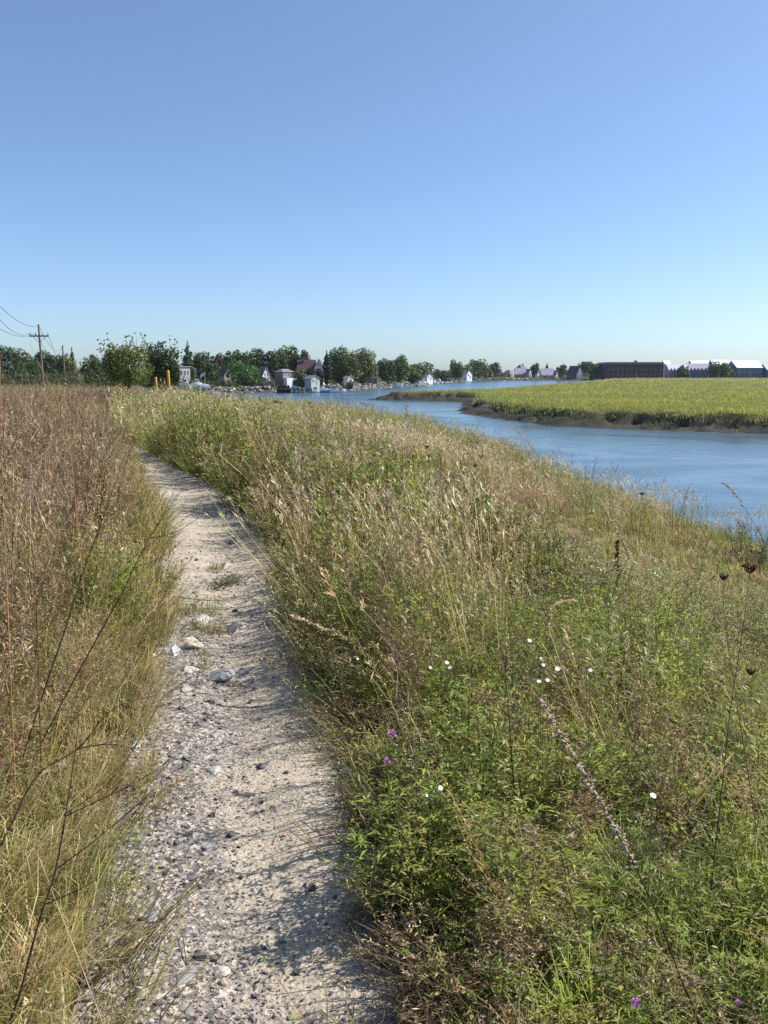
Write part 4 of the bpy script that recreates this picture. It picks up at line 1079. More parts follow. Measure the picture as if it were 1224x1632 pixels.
def wire(label, a, b, sag, r=.018):
    n = 28; pts = [a.lerp(b, i / n) - Vector((0, 0, sag * 4 * (i / n) * (1 - i / n))) for i in range(n + 1)]
    base = pts[0]; o = MB().tube([p - base for p in pts], r, 5).build('power_line', M['wire'], loc=base)
    tag(o, label, 'power line', 'wires strung along the utility poles')
dv = (p2 - p1); dv.z = 0; dv.normalize(); sv = Vector((1, 0, 0))
q1 = p1 - Vector((0, .165, 1.0))
# an earlier pole stands left of the frame; its wires come into the picture
def from_px(u, v, d): return at(u, v, d)
wire('upper wire from the left photo edge to the top of the crossarmed pole', from_px(-52, 430, 48), p1 - Vector((.02, 0, .15)), 1.05, .020)
wire('middle wire sagging from the left photo edge to the left crossarm tip', from_px(-58, 424, 50), q1 + Vector((-1.05, 0, 0)), 1.55, .020)
wire('lowest wire from the left photo edge to the left side of the crossarm', from_px(-60, 480, 46), q1 + Vector((-.4, 0, 0)), 1.0, .018)
wire('left wire between the crossarmed pole and the bare second pole', q1 + Vector((-.4, 0, 0)), p2 - Vector((0.1, 0, .5)), 2.2, .022)
wire('right wire between the crossarmed pole and the bare second pole', q1 + Vector((1.05, 0, 0)), p2 - Vector((-.1, 0, .2)), 2.6, .022)
wire('top wire between the crossarmed pole and the bare second pole', p1 - Vector((.02, 0, .1)), p2, 2.0, .022)

# ------------------------------------------------------------------ yellow posts
M['yellow'] = mott('yellow_paint', (.62, .34, .025), .18, 6, .45, .4); M['rust'] = mott('rust_stain', (.30, .15, .05), .3, 8, .8)
def post(label, u, vt, d, r=.075, tilt=0.0):
    t = at(u, vt, d); gz = zg(t.x, d) - .25; h = t.z - gz
    root = empty('marker_post', (t.x - tilt * h, d, gz)); root.rotation_euler = (0, tilt, 0)
    tag(root, label, 'marker post', 'yellow posts beside the path')
    n = 10
    pts = [(0, 0, 0), (0, 0, h - .07), (0, 0, h - .03), (0, 0, h)]
    MB().tube(pts, [r, r, r * .85, r * .35], 14).build('shaft', M['yellow'], root, smooth=True)
    MB().tube([(0, 0, h * .93 - .05), (0, 0, h * .93 - .02)], [r + .004, r + .004], 14).build('band', M['rust'], root)
post('tallest yellow steel post, rightmost and nearest of the four', 267.5, 590, 45, .075, -.03)
post('shorter yellow steel post just left of the tallest one', 248, 601, 58, .08, -.02)
post('yellow post at the trunk of the bright twiggy tree, right one of the far two', 202.5, 607, 82, .075)
post('farthest yellow post, leftmost of the four', 189, 609, 88, .07)

# ------------------------------------------------------------------ boats, dock, shore
M['hull_white'] = mott('hull_white', (.82, .83, .84), .05, 1.2, .3, .5); M['hull_blue'] = mott('hull_blue', (.22, .30, .45), .1, 1, .3, .5)
M['tarp_blue'] = mott('tarp_blue', (.25, .33, .50), .2, 3, .8, .2); M['tarp_grey'] = mott('tarp_grey', (.45, .46, .50), .2, 3, .8, .2)
M['motor'] = mott('motor_black', (.03, .03, .035), .2, 4, .35, .5); M['dockwood'] = mott('dock_wood', (.13, .105, .085), .3, 2, .85, .15, coord='geo')
M['pile'] = mott('pile_wood', (.05, .042, .038), .3, 2, .85, .15)
def boat(label, u0, u1, vt, vb, d, hull='hull_white', top='cabin', head=0.0, afloat=True, group=None, name='motorboat', cat='boat'):
    a = at(u0, vb, d); L = max(2.6, at(u1, vb, d).x - a.x); H = at(u0, vt, d).z - a.z
    cx = a.x + L / 2; z = WZ + .06 if afloat else zg(cx, d) + .25
    root = empty(name, (cx, d, z), head); tag(root, label, cat, group)
    hh = .42 * H if top != 'open' else .8 * H
    hh = max(hh, .45); bw = min(L * .36, 2.3)
    st = []; n = 9
    for i in range(n):
        t = i / (n - 1); x = -L / 2 + L * t; wv = bw / 2 * (1 - max(0, (t - .45) / .55) ** 2.2) ; wv = max(wv, .03)
        sh = hh * (1 + .28 * t * t); kz = -.25 + .38 * max(0, (t - .6) / .4) ** 2
        st.append([(x, -wv, sh), (x, -wv * .86, sh * .35), (x, 0, kz), (x, wv * .86, sh * .35), (x, wv, sh), (x, wv * .8, sh - .05), (x, -wv * .8, sh - .05)])
    vs = [p for s in st for p in s]; fs = []
    k = 7
    for i in range(n - 1):
        for j in range(k):
            fs.append((i * k + j, (i + 1) * k + j, (i + 1) * k + (j + 1) % k, i * k + (j + 1) % k))
    fs.append(tuple(range(k))); fs.append(tuple((n - 1) * k + j for j in range(k))[::-1])
    MB().add(vs, fs).build('hull', M[hull], root)
    if top == 'cabin':
        c = MB(); x0, x1 = -L * .12, L * .26; w2 = bw * .34; z1 = H
        c.add([(x0, -w2, hh * .95), (x1 + L * .08, -w2 * .8, hh), (x1 + L * .08, w2 * .8, hh), (x0, w2, hh * .95), (x0, -w2 * .9, z1), (x1 - L * .04, -w2 * .7, z1), (x1 - L * .04, w2 * .7, z1), (x0, w2 * .9, z1)],
              [(0, 1, 5, 4), (1, 2, 6, 5), (2, 3, 7, 6), (3, 0, 4, 7), (4, 5, 6, 7), (3, 2, 1, 0)])
        co = c.build('cabin', M['hull_white'], root)
        MB().box(x0 + .1, x1 - L * .06, -w2 * .98 - .01, w2 * .98 + .01, hh + (z1 - hh) * .45, hh + (z1 - hh) * .8).build('window', M['glass'], co)
    elif top == 'tarp':
        c = MB(); n2 = 8; vs = []; fs = []
        for i in range(n2):
            t = i / (n2 - 1); x = -L * .48 + L * .94 * t; wv = bw / 2 * (1 - max(0, (t - .45) / .55) ** 2.2) * 1.04 + .03; pk = H * (.95 - .35 * abs(t - .4))
            vs += [(x, -wv, hh), (x, -wv * .5, (hh + pk) / 2 + .1), (x, 0, max(pk, hh + .1)), (x, wv * .5, (hh + pk) / 2 + .1), (x, wv, hh)]
        for i in range(n2 - 1):
            for j in range(4): fs.append((i * 5 + j, i * 5 + j + 1, (i + 1) * 5 + j + 1, (i + 1) * 5 + j))
        c.add(vs, fs).build('tarp', M['tarp_blue' if hull == 'hull_blue' else 'tarp_grey'], root)
    else:
        c = MB(); c.box(-L * .25, -L * .12, -bw * .4, bw * .4, hh * .8, hh * .95); c.box(L * .05, L * .16, -bw * .4, bw * .4, hh * .85, hh)
        c.build('seat', M['dockwood'], root)
        wsm = MB().add([(L * .18, -bw * .3, hh * 1.0), (L * .18, bw * .3, hh * 1.0), (L * .10, bw * .25, hh * 1.6), (L * .10, -bw * .25, hh * 1.6), (L * .2, -bw * .3, hh * 1.0), (L * .2, bw * .3, hh * 1.0), (L * .12, bw * .25, hh * 1.6), (L * .12, -bw * .25, hh * 1.6)],
                       [(0, 1, 2, 3), (7, 6, 5, 4), (3, 2, 6, 7), (0, 3, 7, 4), (1, 5, 6, 2)])
        wsm.build('windshield', M['glass'], root)
    mo = MB().box(-L / 2 - .42, -L / 2 - .02, -.16, .16, hh * .75, hh * 1.35); mo.box(-L / 2 - .30, -L / 2 - .14, -.06, .06, -.3, hh * .75)
    mo.build('outboard_motor', M['motor'], root)
    return root
BG_ = 'boats moored at the far dock'
boat('white motorboat with raised cabin moored left of the dock gap, below the white doors', 464, 483, 616, 625, 228, group=BG_)
boat('white motorboat moored in front of the pale green shed', 494, 509, 616, 625, 229, group=BG_, head=.15)
boat('blue grey covered boat moored right of the white one by the shed', 509, 527, 617, 625, 230, 'hull_blue', 'tarp', group=BG_, head=-.1)
boat('white open boat moored right of the blue grey covered boat', 526, 537, 619, 625.5, 229, 'hull_white', 'open', group=BG_, head=math.pi + .2)
boat('low white boat rightmost of the moored row', 536, 551, 619, 624.5, 232, 'hull_white', 'open', group=BG_, head=.1)
LG = 'boats laid up on the shore'
boat('white cabin boat laid up below the flat roofed house, left of the lamp posts', 286, 303, 608, 619, 232, afloat=False, group=LG)
boat('white motor cruiser laid up under the lamp posts', 304, 322, 608, 619, 230, afloat=False, group=LG, head=.3)
boat('grey covered boat laid up beside the flagpole', 319, 331, 611, 619, 228, 'hull_white', 'tarp', afloat=False, group=LG)
boat('small white skiff on the waterline below the airy green tree', 631, 641, 612, 619, 303, 'hull_white', 'open', afloat=True, group=LG)
boat('white covered boat stored on the shore right of the airy green tree', 661, 672, 605, 613, 352, 'hull_white', 'tarp', afloat=False, group=LG)
boat('white boat lying just left of the white shore hut', 670, 680, 604, 611, 366, afloat=False, group=LG, head=.4)
boat('white cabin boat right of the white shore hut, highest of the pile', 685, 695, 599, 608, 388, afloat=False, group=LG, head=.2)
boat('white boat lying bow down at the right end of the shore boats', 693, 704, 601, 609, 408, afloat=False, group=LG, head=-.4)
boat('white low skiff on the rocks below the shore boats', 688, 700, 608, 613, 386, 'hull_white', 'open', afloat=False, group=LG)
boat('tiny pale boat rightmost of the shore boats', 704, 713, 602, 608, 440, 'hull_white', 'tarp', afloat=False, group=LG)

# dock on piles
da, db = at(440, 622, 227), at(497, 622, 226)
dz = at(440, 619.5, 227).z
root = empty('dock', ((da.x + db.x) / 2, 227, dz)); tag(root, 'dark timber dock on piles below the brown and white house', 'dock')
hw = (db.x - da.x) / 2
MB().box(-hw, hw, 0, 2.4, -.18, 0).build('deck', M['dockwood'], root)
for k in range(9):
    x = -hw + .2 + (2 * hw - .4) * k / 8
    MB().tube([(x, .2, WZ - dz - 1.2), (x, .2, .35 if k % 2 else -.2)], .13, 7).build('pile', M['pile'], root)
ra, rb = at(441, 620, 229), at(461, 620, 229)
root = empty('bulkhead', ((ra.x + rb.x) / 2, 229.8, WZ - .6)); tag(root, 'dark timber bulkhead at the left end of the dock', 'retaining wall')
q = MB(); wv = rb.x - ra.x
for k in range(9): q.box(-wv / 2 + wv * k / 9, -wv / 2 + wv * (k + .93) / 9, .01 * (k % 2), .3, 0, 2.3 + .08 * (k % 3))
q.build('planking', M['pile'], root); MB().box(-wv / 2 - .1, wv / 2 + .1, -.06, .38, 2.47, 2.65).build('cap', M['dockwood'], root)

# lamp posts and flagpole by the laid up boats
M['metal'] = mott('grey_metal', (.45, .45, .46), .15, 4, .4, .5)
def lamp(label, u, vt, d):
    t = at(u, vt, d); gz = zg(t.x, d) - .3; h = t.z - gz
    root = empty('lamp_post', (t.x, d, gz)); tag(root, label, 'lamp post', 'lamp posts by the laid up boats')
    MB().tube([(0, 0, 0), (0, 0, h)], [.12, .09], 7).build('shaft', M['pole'], root)
    MB().box(-.5, .5, -.1, .1, h - .32, h - .12).build('crossarm', M['pole'], root)
    MB().box(-.62, -.3, -.2, .2, h - .12, h + .14).build('lamp_head', M['metal'], root)
lamp('left one of two wooden lamp posts over the laid up boats', 309.5, 586, 236)
lamp('right one of two wooden lamp posts over the laid up boats', 313, 588, 233)
t = at(326, 592, 229); gz = zg(t.x, 229) - .3
root = empty('flagpole', (t.x, 229, gz)); tag(root, 'slim pole with a pale drooping flag beside the grey covered boat', 'flagpole')
h = t.z - gz
MB().tube([(0, 0, 0), (0, 0, h)], [.07, .04], 7).build('shaft', M['metal'], root)
fl = MB(); n = 9; vs = []
for i in range(n):
    for j in range(3): vs.append((-.04 - 1.3 * i / (n - 1), .10 * math.sin(i * 1.1), h - .3 - .8 * j / 2 - .7 * (i / (n - 1)) ** 1.5 - .02 * i))
fs = [(i * 3 + j, (i + 1) * 3 + j, (i + 1) * 3 + j + 1, i * 3 + j + 1) for i in range(n - 1) for j in range(2)]
fl.add(vs, fs).build('flag', mott('flag_cloth', (.62, .62, .66), .15, 2, .8), root)

# rocky shore: riprap, too many to count
rp = Batch()
pts = FAR[2:10]; xs, ys2, sz = [], [], []
for i in range(len(pts) - 1):
    (ax, ay), (bx, by) = pts[i], pts[i + 1]
    L = math.hypot(bx - ax, by - ay); n = int(L * (9 if i < 4 else 2.2)); t = rng.random(n); o = rng.uniform(-1.5, 4.5, n)
    nx_, ny_ = -(by - ay) / L, (bx - ax) / L
    xs.append(ax + t * (bx - ax) + nx_ * o); ys2.append(ay + t * (by - ay) + ny_ * o); sz.append(rng.uniform(.3, 1.1, n) ** 1.5 * (1 if i < 4 else 1.6))
x, y, s_ = map(np.concatenate, (xs, ys2, sz)); z = z_far(x, y) + s_ * .1
rp.add(PF, np.stack([x, y, z], 1), s_, s_, np.zeros((len(x), 2)), np.repeat(pal(len(x), (3, (.26, .25, .24)), (2, (.38, .36, .34)), (2, (.14, .13, .13)), (.4, (.62, .6, .58)))[:, None, :], 3, 1))
rp.build('shore_rocks', M['pebble'])
# low scrub along the far shore and behind the field, reads as one mass
sb = Batch()
def scrub(n, fx, fy, wid, hgt, cols):
    x, y = fx(n), fy(n); z = z_all(x, y); k = z > WZ + .5
    x, y, z = x[k], y[k], z[k]; n = len(x)
    sb.add(LIB['brd', 2] + LIB['mug', 3], np.stack([x, y, z - .1], 1), rng.uniform(.7, 1.3, n) * wid, rng.uniform(.6, 1.3, n) * hgt, np.zeros((n, 2)), np.repeat(pal(n, *cols)[:, None, :], 3, 1))
SC = [(3, (.06, .08, .03)), (2, (.10, .11, .05)), (1, (.14, .12, .08)), (1, (.04, .06, .03))]
scrub(2600, lambda n: rng.uniform(-95, -22, n), lambda n: rng.uniform(236, 258, n), 4.5, 2.4, SC)
scrub(2200, lambda n: rng.uniform(-120, -40, n), lambda n: rng.uniform(135, 195, n), 4.0, 4.2, SC)
scrub(1500, lambda n: rng.uniform(-25, 60, n), lambda n: rng.uniform(262, 480, n), 6, 2.6, SC)
scrub(4200, lambda n: rng.uniform(40, 300, n), lambda n: rng.uniform(574, 640, n), 9, 4.0, SC)
sb.build('shore_scrub', M['crown'])
# ------------------------------------------------------------------ stones and litter on the path
import bmesh
def stone(label, u, v, wpx, hpx, c, c2, rz=0, name='stone', flat=.6, ang=.2, group='stones on the path'):
    """a stone whose visible size is wpx by hpx photo pixels"""
    x, y = plane_at(u, v, -.03)
    dist = math.hypot(y, EYE); pm = F / dist
    w = wpx / pm; sn = EYE / dist
    dpt = max(w * .45, hpx / pm / sn * .75)
    r = random.Random(int(u * 31 + v))
    bm = bmesh.new(); bmesh.ops.create_icosphere(bm, subdivisions=3, radius=.5)
    planes = [(Vector((r.gauss(0, 1), r.gauss(0, 1), r.gauss(0, .8))).normalized(), r.uniform(.22, .40)) for _ in range(14)]
    for vt in bm.verts:
        p = vt.co
        for n, k in planes:
            q = p.dot(n)
            if q > k: p = p - n * (q - k) * .92
        nn = 1 + ang * .5 * (float(vnoise(p.x * 5 + u, p.y * 5 + p.z * 4, 3)) - .5)
        vt.co = p * nn * 1.15
    me = bpy.data.meshes.new(name); bm.to_mesh(me); bm.free()
    for vt in me.vertices: vt.co = Vector((vt.co.x * w, vt.co.y * dpt, vt.co.z * min(w, dpt) * flat * .8))
    me.materials.append(stone_mat(name, c, c2))
    o = bpy.data.objects.new(name, me); COL.objects.link(o)
    u_ = (x - xl_(y)) / (xr_(y) - xl_(y)); gz = float(path_z(np.array([x]), np.array([y]), np.array([np.clip(u_, .05, .95)]))[0])
    o.location = (x, y, gz + min(w, dpt) * flat * .08); o.rotation_euler = (r.uniform(-.1, .1), r.uniform(-.1, .1), rz)
    return tag(o, label, 'stone', group)
WH = ((.44, .42, .39), (.58, .56, .53)); GR = ((.24, .25, .26), (.33, .34, .35)); TN = ((.40, .36, .31), (.50, .46, .40)); CRM = ((.40, .35, .26), (.54, .48, .37)); DKS = ((.06, .06, .065), (.13, .13, .14)); PUR = ((.17, .14, .16), (.25, .21, .23))
stone('white angular stone, tallest, topmost of the group by the crumpled paper', 322, 993, 34, 24, *WH, rz=.2, flat=.75)
stone('flat tan grey slab stone right of the white angular stone', 380, 1002, 50, 24, *TN, rz=-.1, flat=.4)
stone('knobbly cream stone just right of the crumpled paper', 305, 1034, 48, 20, *CRM, rz=.05, flat=.5, ang=.5)
stone('pale grey flat stone below the cream stone', 305, 1074, 30, 15, (.46, .45, .40), (.56, .54, .49), flat=.4)
stone('blue grey wedge stone below the tan slab', 350, 1080, 46, 20, *GR, rz=.3, flat=.5)
stone('low grey stone below the pale flat stone', 297, 1104, 26, 13, (.36, .35, .33), (.45, .44, .42), flat=.4)
stone('brown grey flat stone right of the blue grey wedge', 384, 1072, 26, 10, (.30, .27, .25), (.38, .35, .32), flat=.35)
stone('round grey stone in the middle of the path beside the gravel', 344, 1229, 24, 17, (.33, .34, .35), (.46, .46, .46), flat=.7)
stone('dark stone at the start of a shadow right of the round grey stone', 417, 1221, 22, 12, *DKS, flat=.6)
stone('curved dark purple stone above the round grey stone', 324, 1160, 26, 12, *PUR, rz=.4, flat=.5)
stone('squarish grey stone right below the curved purple one', 343, 1173, 15, 13, *GR, flat=.7)
stone('round pale stone at the lower middle of the path, end of the branching shadow', 352, 1550, 28, 22, (.46, .45, .41), (.56, .55, .50), flat=.6)
stone('long flat grey stone lying lengthways left of the round pale stone', 296, 1562, 20, 46, (.22, .22, .23), (.29, .29, .30), rz=-.25, flat=.35)
stone('pale tan lump beside the black pebble at the bottom left of the path', 226, 1596, 22, 20, *TN, flat=.8)
stone('black pebble leaning on the pale tan lump', 212, 1600, 17, 14, (.035, .033, .035), (.07, .068, .07), flat=.8)
stone('grey rounded stone near the bottom edge below the long flat stone', 296, 1615, 18, 13, *GR, flat=.6)
stone('blue grey squarish stone above a purple one in the lower gravel', 331, 1355, 20, 18, *GR, flat=.6)
stone('dull purple stone in the lower gravel', 307, 1405, 20, 16, *PUR, flat=.55)
stone('smooth blue grey stone low on the gravel side', 243, 1470, 22, 26, (.27, .29, .31), (.34, .36, .38), flat=.4)
stone('small salmon pink stone in the lower gravel', 254, 1428, 16, 11, (.48, .33, .25), (.56, .42, .34), flat=.5)
stone('cream pebble cluster stone upper gravel edge by the weeds', 276, 1352, 16, 12, *CRM, flat=.5)
stone('dark stone lying alone on the pale sand in the upper path', 371, 865, 16, 7, *DKS, flat=.6)
stone('small tan stone by the low rosette in the upper path', 360, 901, 16, 10, *TN, flat=.6)
stone('dark grey stone pair piece under the weeds at lower left corner', 40, 1560, 44, 36, *GR, flat=.6)
stone('white broken shell like stone at the weed edge', 221, 1196, 18, 14, (.78, .77, .74), (.86, .85, .83), flat=.4, ang=.6)
stone('small dark stone left of the middle, upper gravel', 250, 1296, 16, 9, *DKS, flat=.5)

def crumple(label, u, v, wpx):
    x, y = plane_at(u, v, -.02); w = wpx / (F / math.hypot(y, EYE)); r = random.Random(5)
    root = empty('paper_litter', (x, y, -.03)); tag(root, label, 'litter')
    for part, off, col, k in (('white_sheet', (.1, 0), (.80, .82, .86), 1.0), ('blue_sheet', (-.36, .0), (.16, .20, .36), .62), ('grey_sheet', (.46, .05), (.30, .31, .36), .55)):
        n = 9; V = []; Qd = []
        for i in range(n):
            for j in range(n):
                a, b2 = i / (n - 1) - .5, j / (n - 1) - .5
                V.append((w * (off[0] + a * .6 * k + r.gauss(0, .03)), w * (off[1] + b2 * .55 * k + r.gauss(0, .03)), w * k * (.05 + .26 * abs(r.gauss(0, .6)) * (1 - 3 * max(a * a, b2 * b2)))))
        for i in range(n - 1):
            for j in range(n - 1): Qd.append((i * n + j, (i + 1) * n + j, (i + 1) * n + j + 1, i * n + j + 1))
        MB().add(V, Qd).build(part, mott('paper_' + part, col, .12, 30, .6), root)
crumple('crumpled white and dark blue wrapper lying at the foot of the left weeds', 264, 1043, 62)

# ------------------------------------------------------------------ single plants that stand out
def px_path(pts): return [at(u, v, d) for (u, v, d) in pts]
def ground_under(p, dx=0, dy=0): return Vector((p.x + dx, p.y + dy, zg(p.x + dx, p.y + dy) - .02))
def smooth(pts, n=5):
    out = []
    for i in range(len(pts) - 1):
        p0, p1, p2, p3 = pts[max(i - 1, 0)], pts[i], pts[i + 1], pts[min(i + 2, len(pts) - 1)]
        for k in range(n):
            t = k / n
            out.append(.5 * ((2 * p1) + (p2 - p0) * t + (2 * p0 - 5 * p1 + 4 * p2 - p3) * t * t + (3 * p1 - p0 - 3 * p2 + p3) * t ** 3))
    return out + [pts[-1]]

def twig(label, pts, r, mat, branches=(), name='dry_stalk', cat='dry stalk', group=None, knots=True, leaves=None):
    """pts, branches: pixel paths with distances, from foot to tip"""
    P = smooth(px_path(pts), 6); up = (P[1] - P[0]).normalized(); r *= .6
    drop = P[0].z - zg(P[0].x, P[0].y) + .02; k = min(drop / max(up.z, .5), 1.2)
    base = P[0] - up * k; base.z = zg(base.x, base.y) - .02
    if drop > .03: P = smooth([base, base.lerp(P[0], .5) + Vector((0, 0, .02)), P[0]], 4)[:-1] + P
    root = empty(name, base); tag(root, label, cat, group)
    n = len(P); rd = [r * (1 - .72 * i / (n - 1)) * (1 + (.25 if knots and i % 6 == 0 else 0)) for i in range(n)]
    MB().tube([p - base for p in P], rd, 6).build('stem', M[mat], root, smooth=True)
    for b_ in branches:
        B = smooth(px_path(b_), 5); m_ = len(B)
        mb = MB().tube([p - base for p in B], [r * .5 * (1 - .75 * i / (m_ - 1)) for i in range(m_)], 5)
        rr = random.Random(int(b_[0][0] * 7 + b_[-1][1]))
        for k in range(2, m_ - 1, 2):           # side spurs
            d = (B[k + 1] - B[k]).normalized(); l = rr.uniform(.012, .05)
            q = B[k] - base + (d + Vector((rr.uniform(-.6, .6), rr.uniform(-.3, .3), rr.uniform(-.5, .7)))) * l
            mb.tube([B[k] - base, q], [r * .22, r * .1], 4)
        mb.build('branch', M[mat], root, smooth=True)
    return root, base, P

LSG = 'bare stalks leaning out of the left weeds'
twig('long dark bare stalk slanting up to the far bend of the path', [(100, 1015, 2.9), (135, 905, 3.0), (168, 815, 3.1), (190, 752, 3.2), (203, 716, 3.3)], .0058, 'dark_stem', group=LSG)
twig('dark bare stalk slanting right over the upper path with fine side twigs', [(195, 945, 3.0), (230, 872, 3.05), (262, 822, 3.1), (292, 778, 3.2)], .0045, 'dark_stem', [[(225, 880, 3.05), (262, 850, 3.0), (310, 815, 3.0)], [(250, 838, 3.1), (270, 800, 3.1), (290, 745, 3.1)], [(212, 905, 3.0), (258, 888, 2.95), (303, 850, 2.95)], [(238, 858, 3.05), (280, 848, 3.0), (322, 822, 3.0)]], group=LSG)
twig('dark forked stalk at lower left whose twigs reach over the gravel', [(30, 1590, 1.62), (62, 1470, 1.66), (88, 1388, 1.7), (106, 1290, 1.74), (120, 1195, 1.8), (126, 1145, 1.84)], .0052, 'dark_stem',
     [[(90, 1385, 1.7), (150, 1340, 1.72), (225, 1278, 1.75), (292, 1216, 1.8)], [(106, 1300, 1.74), (165, 1272, 1.74), (225, 1242, 1.76), (290, 1198, 1.8)], [(88, 1405, 1.7), (100, 1385, 1.71), (125, 1370, 1.73)], [(75, 1440, 1.68), (110, 1425, 1.67), (150, 1405, 1.66)], [(120, 1195, 1.8), (150, 1188, 1.8), (190, 1187, 1.8), (214, 1196, 1.82)]], group=LSG)
twig('brown stalk bending right above the white shell like stone', [(20, 1310, 2.0), (60, 1235, 2.05), (125, 1192, 2.1), (180, 1130, 2.15), (250, 1108, 2.2)], .0042, 'dark_stem', [[(125, 1192, 2.1), (165, 1155, 2.1), (205, 1128, 2.1)], [(100, 1300, 2.05), (170, 1250, 2.1), (215, 1190, 2.15), (270, 1095, 2.2)]], group=LSG)
twig('reddish upright stalk among the left weeds with short side twigs', [(62, 1075, 2.7), (58, 960, 2.75), (50, 860, 2.8), (40, 790, 2.85)], .005, 'red_stem', [[(58, 960, 2.75), (80, 900, 2.75), (95, 850, 2.75)], [(52, 880, 2.8), (34, 820, 2.8), (22, 770, 2.8)]], group=LSG)
twig('orange brown wiry weed rising above the left field, crossing the horizon', [(120, 800, 3.4), (112, 720, 3.45), (98, 655, 3.5), (78, 610, 3.55), (60, 575, 3.6), (46, 543, 3.6)], .0026, 'orange_stem', [[(110, 715, 3.45), (88, 680, 3.45), (70, 662, 3.45)], [(100, 660, 3.5), (100, 625, 3.5), (93, 600, 3.5)], [(112, 720, 3.45), (124, 690, 3.4), (128, 650, 3.4)], [(85, 625, 3.55), (70, 622, 3.55), (50, 600, 3.55)]], group=LSG)
twig('orange upright stalk at the very left edge crossing the horizon', [(8, 860, 2.6), (4, 760, 2.65), (2, 650, 2.7), (1, 575, 2.75), (8, 562, 2.75)], .0024, 'orange_stem', [[(2, 660, 2.7), (8, 620, 2.7), (4, 590, 2.7)]], group=LSG)
twig('straw coloured grass stalk crossing the lower left weeds', [(90, 1440, 1.7), (50, 1345, 1.72), (0, 1322, 1.75), (-30, 1310, 1.8)], .002, 'straw_stem', group=LSG)
twig('pale straw laid over the gravel near the lower left', [(128, 1590, 1.78), (170, 1560, 1.82), (215, 1530, 1.86)], .0018, 'straw_stem', name='fallen_straw', cat='straw')
twig('fallen forked twig lying across the path above the white angular stone', [(280, 951, 5.55), (320, 956, 5.5), (360, 956, 5.5), (384, 948, 5.6)], .006, 'dark_stem', [[(356, 955, 5.5), (370, 962, 5.4), (383, 968, 5.35)]], name='fallen_twig', cat='twig')
twig('short dark twig on the gravel right of the smooth blue grey stone', [(293, 1503, 2.12), (290, 1482, 2.17), (287, 1464, 2.21)], .0025, 'dark_stem', name='fallen_twig', cat='twig')

# queen anne's lace seed heads
def seedhead(label, pts, wpx, r=.003, mat='dark_stem', leaves=False):
    root, base, P = twig(label, pts, r, mat, name='seedhead_plant', cat='seedhead', group='dried umbel seedheads')
    tip = P[-1] - base; d = pts[-1][2]; w = wpx / F * d / 2
    mb = MB(); rr = random.Random(int(pts[-1][0]))
    for k in range(26):
        a = rr.uniform(0, 6.3); q = rr.random() ** .5; end = tip + Vector((math.cos(a) * w * q, math.sin(a) * w * q, w * (.75 + .35 * q * q)))
        mid = tip.lerp(end, .5) + Vector((math.cos(a) * w * .2 * q, math.sin(a) * w * .2 * q, -w * .08))
        mb.tube([tip, mid, end], [.0012, .001, .0008], 4)
        for j in range(5):
            c = end + Vector((rr.gauss(0, w * .09), rr.gauss(0, w * .09), rr.gauss(0, w * .08))); s_ = w * .10
            mb.add([c + Vector((s_, 0, 0)), c + Vector((0, s_, 0)), c + Vector((-s_, 0, 0)), c + Vector((0, -s_, 0)), c + Vector((0, 0, s_ * 1.3)), c - Vector((0, 0, s_ * 1.3))],
                   [(0, 1, 4), (1, 2, 4), (2, 3, 4), (3, 0, 4), (1, 0, 5), (2, 1, 5), (3, 2, 5), (0, 3, 5)])
    mb.build('seed_head', M['seed_brown'], root)
seedhead('tall dried umbel with wide dark head at the right edge above the shelf', [(1150, 1260, 2.2), (1163, 1140, 2.25), (1178, 1040, 2.3), (1190, 960, 2.35), (1195, 914, 2.4)], 24)
seedhead('slightly shorter dried umbel with small dark head left of the wide one', [(1168, 1080, 2.5), (1158, 1010, 2.55), (1153, 960, 2.6), (1153, 925, 2.6)], 16, mat='red_stem')
seedhead('dried umbel curling inward below the tall wide one at the right edge', [(1165, 1150, 2.4), (1180, 1100, 2.42), (1196, 1076, 2.45)], 16, mat='straw_stem')
for k, (lb, u, v, d, w) in enumerate([
    ('brown umbel head poking up left of the bushy green clump by the river', 680, 712, 11.5, 8), ('brown umbel head just below the bushy green clump by the river', 683, 726, 11, 7),
    ('dark round umbel head right of the bushy green clump, higher one', 766, 727, 12, 8), ('dark round umbel head right of the bushy green clump, lower one', 757, 742, 11.5, 8),
    ('low dark umbel head over the pinkish grass by the river', 730, 766, 11, 7), ('small dark umbel against the river left of the far boats', 440, 640, 24, 7),
    ('small dark umbel against the river below the dock', 447, 641, 24, 6), ('dark umbel over the tan grass below the moored boats', 493, 642, 22, 6),
    ('small dark umbel in the meadow right of the yellow posts', 427, 650, 20, 5), ('dark umbel head in front of the far right water edge', 1023, 787, 12, 8)]):
    seedhead(lb, [(u - 6, v + 110, d), (u - 3, v + 50, d), (u, v + 3, d)], w, .004)

